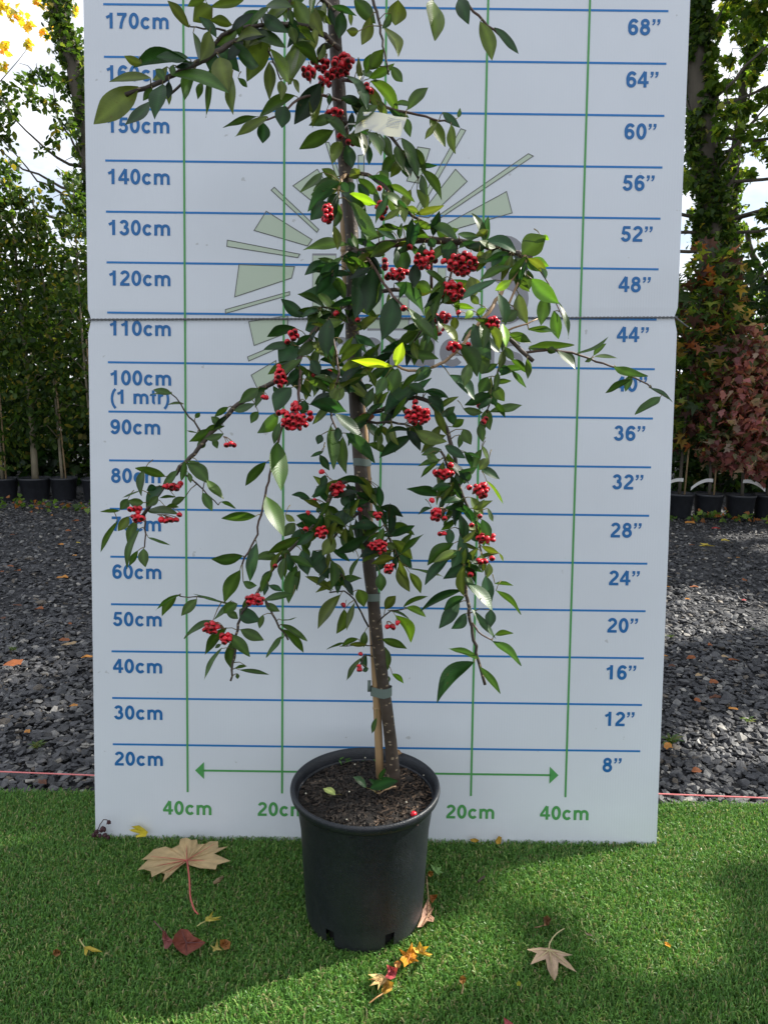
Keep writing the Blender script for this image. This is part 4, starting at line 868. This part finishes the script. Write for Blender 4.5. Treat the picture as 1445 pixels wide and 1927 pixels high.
flat_leaf('fallen_leaf', 'brown teardrop leaf alone on the turf right of the crimson leaf', *E_, [(1012,1175),(1040,1148),(1070,1175),(1065,1210),(1040,1232),(1015,1210)], (1040,1190), (.36,.19,.06), [(1040,1230),(1045,1260),(1030,1310)], (.3,.2,.1), lift=.02)
for lab, pts in (('small orange leaf scrap at the foot of the board right of the pot', [(1100,-5),(1150,-12),(1185,8),(1150,25),(1110,14)]), ('yellow-orange leaf standing against the foot of the board near the 20cm mark', [(1318,10),(1345,-32),(1372,-20),(1365,35),(1330,40)])):
    c = np.mean(pts, 0); flat_leaf('fallen_leaf', lab, *E_, pts, tuple(c), (.50,.30,.05), lift=.004, wall=-.012, z=0)
# dark twigs
for lab, P in (('short dark twig lying on the turf right of the pot', [(1170,360),(1195,335),(1225,312)]),):
    b = MB(); b.tube([ground(640+x/4.516, 1580+y/4.516, ZT+.003) for x, y in P], .0022, 6, col=(.05,.03,.02)); o = b.build('twig', M_vein); tag(o, lab, 'twig')
b = MB(); b.tube([ground(402,1662,.012), ground(412,1656,.016), ground(420,1650,.014)], [.003,.005,.002], 7, col=(.16,.11,.05)); tag(b.build('dry_catkin', M_vein), 'small brown catkin on the turf below the right tip of the tan maple leaf', 'catkin')
# dried flower head in the corner of the board
b = MB(); g0 = lambda x, y, q=-.018: at(0+x/3.656, 1400+y/3.656, q)
b.tube([g0(660,640), g0(672,600), g0(690,555), g0(715,520), g0(738,522), g0(750,535)], .0010, 5, col=(.05,.02,.02))
stem_o = b.build('dried_flower_head', M_vein); tag(stem_o, 'dark dried flower head on a thin arching stem at the lower left board corner', 'dried flower')
for x, y, r_ in ((750,540,.0042),(712,590,.0062),(700,596,.005),(668,608,.0055),(650,628,.005),(722,628,.005),(745,642,.0045),(690,630,.004)):
    b = MB(); Vb = BV*r_*np.array([1,.8,1.2])*(1+rng.normal(0,.18,(len(BV),1))); b.add(Vb+g0(x,y), BF, (.045,.012,.018)); b.build('dried_bud', M_vein, stem_o).location = (0,0,0)

# leaves blown onto the gravel: every one a thing
def gravel_leaf(px, py, size, col, label, shape='oval'):
    c = ground(px, py, .010); a = random.uniform(0, 6.28); n = 12 if shape == 'oval' else 14; b = MB(); V = [c+[0,0,size*.1]]
    k = random.uniform(.45,.75)
    for i in range(n):
        t_ = i*2*math.pi/n; r = size*(1 if shape == 'oval' else (1.15 if i % 2 == 0 else .45))*random.uniform(.8,1.15)
        x, y = r*math.cos(t_), r*k*math.sin(t_) if shape == 'oval' else r*math.sin(t_)
        V.append(c+np.array([x*math.cos(a)-y*math.sin(a), x*math.sin(a)+y*math.cos(a), size*.45*abs(math.sin(t_*1.0+a))*random.uniform(.3,1)]))
    F = [(0, 1+i, 1+(i+1) % n) for i in range(n)]
    Cc = np.array([np.array(col)*random.uniform(.85,1.15) for _ in V])
    b.add(V, F, Cc); o = b.build('fallen_leaf', M_dead, smooth=True, origin=c); tag(o, label, 'fallen leaf', 'dead leaves blown onto the gravel')
RU, ORG, TAN, YEL, RED, DBR = (.26,.085,.03), (.50,.22,.05), (.42,.30,.17), (.52,.40,.07), (.38,.05,.05), (.12,.05,.03)
CN = {RU:'rust-brown', ORG:'orange', TAN:'buff', YEL:'yellow', RED:'crimson', DBR:'dark brown'}
GLL = [(170,188,18,RU),(285,205,14,ORG),(415,235,20,RU),(375,290,20,RU),(70,312,14,DBR),(335,365,16,ORG),(430,355,14,YEL),(412,425,14,ORG),(60,485,18,RU),(340,548,34,ORG),(95,700,26,DBR),(215,720,24,RU),(385,800,18,RU),(355,890,28,RU),(380,915,38,TAN),(478,985,30,ORG),(75,1025,48,RU),(405,1250,20,ORG),(150,1395,24,ORG),(235,1675,32,DBR),(15,770,20,DBR),(100,508,18,RU),(10,515,16,RU)]
GRR = [(310,112,40,ORG),(465,143,26,RED),(520,215,26,YEL),(405,248,40,YEL),(320,240,18,RU),(595,315,14,ORG),(545,318,12,TAN),(180,430,22,TAN),(172,488,20,ORG),(335,490,26,RU),(295,562,16,ORG),(635,450,20,RU),(630,568,14,RED),(430,835,22,RU),(160,900,20,ORG),(315,915,34,RU),(515,905,22,TAN),(565,925,30,RU),(200,960,24,DBR),(360,1015,26,TAN),(450,1058,34,RU),(455,1150,40,DBR),(355,1165,26,RU),(570,1215,28,ORG),(178,1440,40,ORG),(345,1583,32,RU)]
ORD = 'nearest second third fourth fifth sixth seventh eighth ninth tenth'.split()
for side, data, (ox, oy, s) in (('left', GLL, (0,900,2.918)), ('right', GRR, (1200,950,3.159))):
    cnt = {}
    for x, y, sz, col in sorted(data, key=lambda d_: -d_[1]):
        px, py = ox+x/s, oy+y/s; k = cnt.get(col, 0); cnt[col] = k+1
        dist = np.linalg.norm(ground(px, py)-CAM); star = (sz >= 38 and col == YEL)
        near = 'nearest the turf' if k == 0 else f'{ORD[k]} such back'
        lab = f'{CN[col]} {"star-shaped" if star else "curled"} leaf on gravel {side} of board, {near}'
        gravel_leaf(px, py, sz/s/1350*dist*.95, col, lab, 'star' if star else 'oval')

# green weeds
M_weed = mat('weed leaf', attr=True, rough=.5, trans=.3, tcol=1.6)
def weed(px, py, size, n_, label, flat=.3, z=.0, name='weed', group=None, cols=((.05,.10,.02),(.10,.16,.03),(.14,.16,.05))):
    c = ground(px, py, z); b = MB()
    for i in range(n_):
        a = random.uniform(0, 6.28); r = size*random.uniform(.2,1); tip = c+np.array([math.cos(a)*r, math.sin(a)*r*.8, size*flat*random.uniform(.3,1.3)]); m = (c+tip)/2+[0,0,size*flat*.4]
        w = np.array([-math.sin(a), math.cos(a), 0])*size*random.uniform(.07,.15); b.add([c, m-w, tip, m+w, c*.15+m*.85], [(0,1,2,3)], random.choice(cols))
    o = b.build(name, M_weed, smooth=False, origin=c); tag(o, label, 'weed', group)
wd = [(69,1408,.035,22,'strip of green weed in gravel at lower left near the pink string'),(25,1225,.03,16,'small grassy weed tuft at the left photo edge beside the gravel'),
      (1258,1398,.05,26,'sprawling green weed against the right board edge just behind the turf'),(1405,1358,.032,20,'yellow-green moss patch on the gravel at right'),(1262,1200,.03,14,'small grassy tuft on the gravel close to the right board edge'),
      (1415,1185,.02,8,'tiny green seedling on the gravel at far right')]
for x, y, s, n_, lab in wd: weed(x, y, s, n_, lab, .35)

# ================================================================ background nursery stock and trees
def shape_pts(kind):
    if kind == 'oval': return np.array([(0,-.5),(.24,-.28),(.30,.02),(.17,.33),(0,.55),(-.17,.33),(-.30,.02),(-.24,-.28)])
    if kind == 'lobe': return np.array([(0,-.45),(.20,-.42),(.46,-.18),(.24,-.02),(.34,.22),(.13,.20),(0,.55),(-.13,.20),(-.34,.22),(-.24,-.02),(-.46,-.18),(-.20,-.42)])
    P = []
    for i, (a, r) in enumerate(((-90,.12),(-62,.22),(-28,.50),(-8,.20),(22,.56),(52,.22),(90,.62),(128,.22),(158,.56),(188,.20),(208,.50),(242,.22))): P.append((r*math.cos(math.radians(a)), r*math.sin(math.radians(a))))
    return np.array(P)
SH = {k: shape_pts(k) for k in ('oval','lobe','star')}
def cards(P, size, kind, cols, prob=None, droop=.5, rs=rng):
    """leaf-sized faces: P centres (n,3)"""
    n = len(P); sh = SH[kind]; m = len(sh); s = size*rs.uniform(.65,1.25, n)
    nrm = rs.normal(0,1,(n,3)); nrm[:,2] = np.abs(nrm[:,2])+.3; nrm /= np.linalg.norm(nrm, axis=1)[:,None]
    up = np.stack([rs.normal(0,.6,n), rs.normal(0,.6,n), np.full(n,-droop*2)], -1)
    v = up - nrm*np.sum(up*nrm, 1)[:,None]; v /= np.linalg.norm(v, axis=1)[:,None]; u = np.cross(v, nrm)
    fold = rs.uniform(.1,.5,n)
    V = P[:,None] + s[:,None,None]*(sh[None,:,0,None]*u[:,None]+sh[None,:,1,None]*v[:,None] + (np.abs(sh[:,0])[None]*fold[:,None])[...,None]*nrm[:,None])
    c = np.array(cols)[rs.choice(len(cols), n, p=prob)]*rs.uniform(.7,1.3,n)[:,None]
    return V.reshape(-1,3), np.full(n, m), np.repeat(c, m, 0)
M_bg = mat('tree leaf', attr=True, rough=.5, spec=.35, trans=.45, tcol=2.3)
def crown_obj(name, chunks, parent, m=M_bg):
    V = np.concatenate([c[0] for c in chunks]); ln = np.concatenate([c[1] for c in chunks]); Cc = np.concatenate([c[2] for c in chunks])
    off = np.array(parent.location) if parent is not None else 0
    return finish_np(name, V-off, np.arange(len(V)), ln, Cc, m, parent)
def ball(c, r, n, hollow=.0, rs=rng):
    d = rs.normal(0,1,(n,3)); d /= np.linalg.norm(d, axis=1)[:,None]; q = rs.random(n)**(1/2.2); return np.asarray(c) + d*(r*q)[:,None]*np.array([1,1,.85])
G_DK = [(.022,.048,.011),(.038,.078,.015),(.062,.112,.020),(.11,.15,.030),(.22,.19,.035)]
P_DK = [.24,.30,.26,.14,.06]
G_MD = [(.040,.085,.013),(.075,.135,.018),(.12,.18,.025),(.22,.24,.035)]
P_MD = [.3,.35,.25,.1]
G_YL = [(.42,.34,.05),(.55,.40,.05),(.30,.30,.05),(.50,.22,.04)]
P_YL = [.4,.3,.2,.1]
M_trunk = mat('grey brown bark', (.085,.072,.055), .9, var=.4, vscale=9, bump=.9, bscale=30, stretch=(1,1,.35))
M_pale = mat('pale smooth bark', (.22,.19,.13), .8, var=.3, vscale=14)
M_cane = mat('nursery cane', (.34,.24,.13), .6, var=.2, vscale=10)
M_npot = mat('nursery pot plastic', (.022,.024,.030), .5, var=.3, vscale=30)
M_lab = mat('white tag', (.72,.72,.70), .5)

def nursery(px, py, label, kind, cat, top, zlo, n_, r=.30, cane=True, lean=(0,0), band=False, lead=None, big=1.0):
    g0 = ground(px, py, -.02); g0[1] += .11; root = empty('nursery_tree', g0, label, cat, 'young trees standing in black nursery pots')
    b = MB(); b.lathe([(0,.004),(.085*big,.0),(.092*big,.01),(.108*big,.175),(.114*big,.178),(.116*big,.196),(.107*big,.197),(.104*big,.175)], g0, 24); b.build('pot', M_npot, root, smooth=True)
    b = MB(); b.lathe([(0,.182),(.105*big,.176)], g0, 20); b.build('soil', M_soil, root)
    P = [g0+np.array([lean[0]*t_+.012*math.sin(t_*5+px), lean[1]*t_, .17+t_*top]) for t_ in np.linspace(0,1,14)]
    b = MB(); b.tube(P, np.linspace(.014 if kind != 'left_thick' else .030, .004, 14), 8)
    for k in range(16):
        t_ = random.uniform(zlo/top, .97); c = np.array(P[int(t_*13)]); a = random.uniform(0,6.28); l_ = r*random.uniform(.5,1)
        b.tube([c, c+np.array([math.cos(a)*l_*.5, math.sin(a)*l_*.5, .12]), c+np.array([math.cos(a)*l_, math.sin(a)*l_, .10])], [.006,.004,.002], 5)
    b.build('trunk', M_pale if kind.startswith('left') else M_trunk, root, smooth=True)
    if cane:
        b = MB(); b.tube([g0+[.03,-.02,.17], g0+[.03+lean[0]*.5,-.02,1.35]], .007, 8); b.build('support_cane', M_cane, root, smooth=True)
    if band:
        th = np.linspace(-.2, 1, 14); V = []; F = []
        for i, t_ in enumerate(th):
            x, y, z = g0[0]+(-.02-.14*t_ if band < 0 else .02+.15*t_), g0[1]-.03, g0[2]+.29-.07*t_*t_*(1 if band < 0 else 1)-.0*t_; V += [(x,y,z),(x,y-.004,z+.028)]
        for i in range(13): F.append((i*2, i*2+2, i*2+3, i*2+1))
        b = MB(); b.add(V, F); b.build('nursery_tag', M_lab, root)
    n1 = n_; t_ = rng.uniform(zlo/top, 1.03, n1); ax = np.array(P); idx = np.clip((t_*13).astype(int), 0, 13)
    rr = r*np.sqrt(rng.random(n1))*np.interp(t_, [zlo/top, zlo/top+.15, .7, 1.03], [.55,1,.9,.25]); a = rng.uniform(0,2*math.pi,n1)
    a = np.round(a*2.2)/2.2 + rng.normal(0,.28,n1)
    Q = ax[idx] + np.stack([rr*np.cos(a), rr*np.sin(a), rng.uniform(-.08,.08,n1)], -1)
    if kind.startswith('left'): ch = [cards(Q, .055, 'oval', G_DK, P_DK)]
    elif kind == 'amber': ch = [cards(Q, .115, 'star', [(.05,.095,.02),(.15,.19,.03),(.075,.035,.032),(.28,.09,.03),(.28,.19,.05),(.035,.07,.018)], [.30,.16,.24,.05,.08,.17], droop=.8)]
    else: ch = [cards(Q, .070, 'lobe', [(.33,.13,.14),(.22,.085,.09),(.36,.28,.23),(.08,.09,.045),(.17,.16,.10),(.38,.18,.19)], [.26,.22,.16,.15,.11,.10], droop=.7)]
    crown_obj('crown', ch, root); return root
nursery(57, 945, 'pale-trunked young tree in the broadest pot behind the gravel at left', 'left_thick', 'young tree', 2.5, .45, 1900, .30, cane=False, lean=(-.05,.05), big=1.15)
nursery(112, 944, 'young tree on a thin tan cane, second pot left of the board', 'left', 'young tree', 2.3, .42, 1600, .28, lean=(-.10,.0))
nursery(172, 946, 'young tree half hidden behind the left board edge with a pale cane', 'left', 'young tree', 2.4, .55, 1500, .28, lean=(-.06,0))
nursery(-2, 946, 'leafy young tree in a pot cut by the left photo edge', 'left', 'young tree', 2.4, .25, 1900, .32, cane=True)
nursery(-75, 947, 'leafy young tree standing outside the left photo edge', 'left', 'young tree', 2.3, .3, 1400, .32)
nursery(230, 947, 'leafy young tree standing behind the board on its left half', 'left', 'young tree', 2.2, .5, 900, .28)
nursery(1285, 978, 'autumn tree with star leaves in the pot next to the right board edge', 'amber', 'young tree', 1.85, .42, 620, .30, band=-1, lean=(.03,0))
nursery(1341, 979, 'autumn star-leaved tree in the second pot right of the board', 'amber', 'young tree', 1.80, .50, 520, .27, band=-1, lean=(-.02,0))
nursery(1402, 981, 'pink and cream variegated shrub in the third pot right of the board', 'pink', 'young tree', 1.22, .28, 2600, .42, band=1, cane=False, lean=(-.10,-.05))
nursery(1456, 981, 'pink leaved shrub in a pot cut by the right photo edge', 'pink', 'young tree', 1.18, .25, 2000, .38, band=1, cane=False)
nursery(1515, 982, 'pink leaved shrub standing outside the right photo edge', 'pink', 'young tree', 1.1, .25, 1000, .32, cane=False)
nursery(1225, 978, 'autumn star-leaved tree hidden behind the right half of the board', 'amber', 'young tree', 1.7, .45, 200, .27)

# low weeds and litter at the feet of the pots
Q = []
for x in np.linspace(-3.6, 3.6, 150):
    y = 4.15 + (-.12)*(x+2.5)/2.5*.6
    Q.append((x+random.gauss(0,.05), y+random.gauss(0,.07), random.uniform(-.015,.05)))
Q = np.repeat(np.array(Q), 5, 0) + rng.normal(0,.03,(750,3))*np.array([1,1,.6]); Q[:,2] = np.abs(Q[:,2])
o = crown_obj('low_weeds', [cards(Q, .045, 'lobe', [(.08,.15,.03),(.14,.22,.04),(.05,.10,.02),(.28,.11,.04)], [.4,.2,.2,.2], droop=.1)], None); tag(o, 'low green weeds and leaf litter along the feet of the nursery pots', 'weeds', kind='stuff')

# hedge behind the pots
hr = empty('hedge', (0,6.2,0), 'dense dark green hedge running behind the nursery pots', 'hedge')
n = 52000; Q = np.stack([rng.uniform(-7.5,7.5,n), 5.6+rng.random(n)**1.3*1.4, rng.random(n)**1.15*2.05-.02], -1)
Q[:,2] *= 1+.12*np.sin(Q[:,0]*2.1)+.08*np.sin(Q[:,0]*5.3)
crown_obj('hedge_foliage', [cards(Q, .10, 'lobe', [(.014,.034,.010),(.022,.05,.013),(.035,.072,.018),(.06,.09,.022),(.10,.09,.02)], [.38,.3,.2,.09,.03])], hr)
b = MB()
for i in range(46):
    x = -7.4+i*.33+random.uniform(-.1,.1); b.tube([(x,6.9,-.03),(x+random.uniform(-.1,.1),6.85,.9),(x+random.uniform(-.2,.2),6.8,1.8)], [.03,.02,.008], 6)
b.build('hedge_stems', M_trunk, hr)

def tree_px(label, Y, trunk, rad, clumps, leaf, kind, cols, prob, dens=1.0, ivy=0, extra=None, mt=M_trunk, limbs=True, limb_r=.022):
    P = np.array([at(x, y, Y) for x, y in trunk]); base = P[0].copy(); base[2] = -.03
    P = np.vstack([base, P]); root = empty('tree', base, label, 'tree')
    tt = np.linspace(0, len(P)-1, 22); Q = np.array([[np.interp(t_, range(len(P)), P[:,k]) for k in range(3)] for t_ in tt]); Q[1:-1] += rng.normal(0, .015, Q[1:-1].shape)
    b = MB(); b.tube(Q, np.linspace(rad, rad*.55, 22), 12); sc = (Y+1.39)/1350; ch = []
    for c_ in clumps:
        x, y, r = c_[:3]; c = at(x, y, Y+random.uniform(-.5,.6)); rr = r*sc
        if limbs and (random.random() < .26):
            q = Q[np.argmin(np.linalg.norm(Q-c, axis=1)*.5+np.abs(Q[:,2]-(c[2]-.5)))]; q = q-[0,0,.35*np.linalg.norm(q-c)]; q = Q[np.argmin(np.linalg.norm(Q-q, axis=1))]; m_ = (q+c)/2+rng.normal(0,.12,3)+[0,0,.05]; e = c+rng.normal(0,rr*.4,3)
            t5 = np.linspace(0,1,11)[:,None]; pw_ = q*(1-t5)**2+2*(m_+[0,0,-.25*np.linalg.norm(c-q)])*t5*(1-t5)+e*t5**2; pw_[1:-1] += np.cumsum(rng.normal(0,.022,(9,3)), 0)*np.sin(np.linspace(.3,2.9,9))[:,None]
            b.tube(pw_, np.linspace(limb_r, limb_r*.15, 11), 6)
            for _ in range(2):
                e2 = c+rng.normal(0,rr*.9,3); b.tube([c, (c+e2)/2+rng.normal(0,.04,3), e2], [limb_r*.3,limb_r*.2,limb_r*.1], 4)
        n_ = max(16, int(dens*13*(rr/leaf)**2)); ch.append(cards(ball(c, rr, n_), leaf, kind, *(c_[3] if len(c_) > 3 else (cols, prob))))
    b.build('trunk', mt, root, smooth=True)
    if ch: crown_obj('crown', ch, root)
    if ivy:
        k = rng.integers(0, 22, ivy); a = rng.uniform(0,6.28,ivy); rr = (rad*np.linspace(1,.6,22)[k]*.9+np.abs(rng.normal(.01,.05,ivy)))
        A_ = Q[k] + (Q[np.clip(k+1,0,21)]-Q[k])*rng.random(ivy)[:,None] + np.stack([rr*np.cos(a), rr*np.sin(a), rng.normal(0,.05,ivy)], -1)
        A_ = A_[np.sin(A_[:,2]*3.1+a*1.0)+np.sin(A_[:,2]*7.3-a*2)+.6*np.sin(A_[:,2]*17+a*3) > -.55]
        crown_obj('ivy', [cards(A_, .075, 'lobe', G_DK, [.20,.32,.28,.19,.01], droop=.7)], root)
    return root
def scatter(x0, x1, y0, y1, n_, r0, r1): return [(random.uniform(x0,x1), random.uniform(y0,y1), random.uniform(r0,r1)) for _ in range(n_)]
YLp = (G_YL, P_YL)
CL = [(10,180,26),(45,155,22),(75,148,20),(100,145,22),(130,168,24),(20,212,22),(60,192,22),(95,198,22),(3,262,26),(120,240,26),(152,222,24),(78,286,13),(102,272,16),(150,290,20),(8,330,22),(118,330,12),(92,350,13),(142,345,14),(96,382,15),(3,400,26),(28,372,9),(122,420,18),(74,420,17),(152,400,12)]
tree_px('ivy-clad dark tree leaning right behind the left board edge', 7.6, [(205,700),(185,420),(165,230),(140,120),(112,20),(95,-120)], .15, CL + scatter(-420,-10,100,420,34,18,34) + scatter(170,420,80,420,22,20,34) + scatter(-100,300,-420,-120,14,20,40),
        .085, 'oval', G_DK, P_DK, 1.25, ivy=3600)
tree_px('yellow autumn tree showing against the sky at the upper left corner', 9.5, [(-140,600),(-110,200),(-60,60),(0,-60)], .12, [(8,15,18,YLp),(32,28,18,YLp),(50,50,12,YLp),(86,66,10,YLp),(10,92,13,YLp),(55,86,8,YLp),(76,10,14,YLp),(4,125,9,YLp),(140,20,10,YLp),(98,52,6,YLp)] + [(*c, YLp) for c in scatter(-300,-20,-200,160,22,14,24)],
        .10, 'lobe', G_YL, P_YL, 1.0, limb_r=.018)
tree_px('mid green bushy tree showing low above the nursery trees at far left', 6.9, [(-20,720),(-15,560),(0,400)], .07, [(25,450,24),(70,470,24),(122,482,24),(152,474,18),(8,520,28),(50,532,26),(100,540,26),(145,545,22),(30,590,28),(80,600,28),(130,600,26),(10,650,28),(60,660,28),(110,660,28),(155,650,22)] + scatter(-320,-20,380,640,20,20,32) + scatter(180,460,480,640,12,22,32),
        .075, 'oval', G_DK, P_DK, 1.2)
CRr = [(1370,28,26),(1410,22,30),(1350,58,17),(1398,62,20),(1442,50,26),(1342,108,14),(1372,118,15),(1432,120,20),(1350,160,17),(1375,168,16),(1412,150,16),(1345,202,18),(1370,215,22),(1402,210,22),(1440,188,22),(1358,250,16),(1400,250,18),(1440,240,18),(1390,288,14),(1422,280,18),(1445,300,16),(1385,325,11),(1415,332,11),(1442,402,20),(1425,442,14),(1400,466,11),(1440,472,18)]
tree_px('broad tree with a thick ivy-clad trunk beside the right board edge', 7.2, [(1345,700),(1340,470),(1335,380),(1325,250),(1312,100),(1305,-20),(1300,-160)], .17, CRr + scatter(1460,1900,-50,450,46,20,36) + scatter(900,1280,60,420,26,22,34) + scatter(1150,1600,-420,-40,22,24,44),
        .10, 'lobe', G_MD, P_MD, 2.3, ivy=9500)
tree_px('slender forked tree rising behind the ivy-clad trunk at right', 7.9, [(1395,700),(1378,480),(1374,380),(1385,300),(1402,120),(1420,60)], .075, [(1330,350,8),(1295,340,10),(1300,400,10),(1400,20,16),(1440,100,14)], .085, 'lobe', G_DK, P_DK, .9, ivy=2200)
tree_px('light green tree beyond the pink shrubs at the right photo edge', 8.6, [(1470,700),(1440,560),(1400,420)], .06, [(1420,520,18),(1442,560,22),(1400,580,18),(1380,610,16),(1430,610,24),(1345,640,18),(1300,600,18),(1290,660,20),(1395,500,7),(1405,470,6)] + scatter(1460,1800,420,640,22,18,30) + scatter(950,1270,480,640,14,22,32),
        .075, 'oval', [(.05,.11,.02),(.10,.17,.03),(.20,.22,.04),(.035,.08,.015)], [.35,.3,.15,.2], 1.2)

# unseen crown at right, leaves laid along sun rays to throw the dappled shade
sv = SUN; su = np.cross([0,0,1.], sv); su /= np.linalg.norm(su); sw_ = np.cross(sv, su)
def uv(P): P = np.asarray(P); return np.array([P@su, P@sw_])
holes = [(ground(1330,1535),.12),(ground(1400,1530),.07),(ground(1275,1530),.08),(ground(1130,1625),.07),(ground(1060,1630),.05),(ground(1190,1640),.08),(ground(1235,1700),.08),(ground(1260,1760),.06),
         (ground(460,1900),.06),(ground(560,1890),.07),(ground(660,1870),.05),(ground(380,1925),.05),(ground(840,1770),.05),(ground(760,1850),.04),
         (at(900,1190,-.36),.07),(at(880,1070,-.34),.05),(at(930,1230,-.36),.05),(at(945,540,-.34),.07),(at(1000,520,-.31),.05),(at(720,680,-.38),.05),(at(880,620,-.36),.05),(at(700,590,-.3),.04),(at(740,560,-.3),.04),(at(690,400,-.25),.035),(at(1100,690,-.35),.07),(at(1020,620,-.35),.05),(at(690,260,-.25),.03),
         (ground(1300,1120),.22),(ground(1370,1150),.20),(ground(1420,1380),.10),(ground(1290,1180),.10),(ground(60,1250),.10),(POTC+np.array([.12,-.02,.12]),.02),(POTC+np.array([.125,-.02,.22]),.005)]
H = [(uv(p), r) for p, r in holes]  # gaps left in the crowns so sun reaches chosen spots
c0 = uv(np.array([0,-.2,.5])); n = 30000
U = np.stack([rng.uniform(-2.4,2.6,n), rng.uniform(-1.9,2.3,n)], -1)+c0
k = np.ones(n, bool)
for (hc, r) in H: k &= np.hypot(*(U-hc).T) > r*.95+.045
nzv = np.sin(U[:,0]*9)*np.sin(U[:,1]*11)+np.sin(U[:,0]*23+2)*np.sin(U[:,1]*19)
k &= (nzv > -1.25)
ed = np.hypot((U[:,0]-c0[0])/2.6, (U[:,1]-c0[1])/2.2); k &= rng.random(n) > (ed-.8)*4
U = U[k]; dist = rng.uniform(5.2,7.4,len(U))
Q = U[:,:1]*su + U[:,1:]*sw_ + dist[:,None]*sv
Q = Q[Q[:,0] > .80*(Q[:,1]+1.39)+.3]          # keep it out of the photograph
def patch(n, u0, u1, w0, w1, d0, d1):
    U = np.stack([rng.uniform(u0,u1,n), rng.uniform(w0,w1,n)], -1)+c0; k = np.ones(n, bool)
    for (hc, r) in H: k &= np.hypot(*(U-hc).T) > r*.95+.045
    U = U[k]; dd = rng.uniform(d0,d1,len(U)); q = U[:,:1]*su + U[:,1:]*sw_ + dd[:,None]*sv
    return q[q[:,0] > .80*(q[:,1]+1.39)+.3]
Q = np.concatenate([Q, patch(14000, 1.6, 5.2, -2.2, .9, 5.4, 7.6)])
Q2 = patch(22000, 1.2, 6.0, -2.4, 1.8, 11.5, 14.5)  # second unseen crown, added to shade the far gravel
rt2 = empty('tree', (13.5,7.6,-.03), 'unseen tall tree added far to the right to shade the gravel', 'tree')
b = MB(); b.tube([(13.5,7.6,-.03),(13.4,7.7,2.5),(13.1,7.6,5.5),(12.5,7.4,8.5)], [.34,.28,.2,.08], 12)
for i in range(14):
    e = Q2[random.randrange(len(Q2))]; a_ = np.array([13.2,7.6,5.0]); m_ = (a_+e)/2+[0,0,.5]; b.tube([a_*(1-t_)**2+2*m_*t_*(1-t_)+e*t_*t_ for t_ in np.linspace(0,1,10)], np.linspace(.09,.015,10), 7)
b.build('trunk', M_trunk, rt2, smooth=True); crown_obj('crown', [cards(Q2, .17, 'lobe', G_MD, P_MD)], rt2)
rt_ = empty('tree', (8.3,3.9,-.03), 'unseen wide spreading tree at right, its crown shaped to shade the turf', 'tree')
b = MB(); tp = np.array([8.0,3.7,3.0]); b.tube([(8.3,3.9,-.03),(8.2,3.85,1.4),tp,(7.9,3.6,4.4),(7.7,3.4,6.0)], [.28,.22,.19,.13,.05], 12)
done = 0
while done < 15:
    e = Q[random.randrange(len(Q))]; m_ = (tp+e)/2+[0,0,.35]; pts = np.array([tp*(1-t_)**2+2*m_*t_*(1-t_)+e*t_*t_ for t_ in np.linspace(0,1,14)])
    if any(np.hypot(*(uv(p)-hc)) < r+.12 for p in pts for hc, r in H): 
        done += .05; continue
    b.tube(pts, np.linspace(.065,.010,14), 7); done += 1
b.build('trunk', M_trunk, rt_, smooth=True)
crown_obj('crown', [cards(Q, .105, 'lobe', G_MD, P_MD)], rt_)
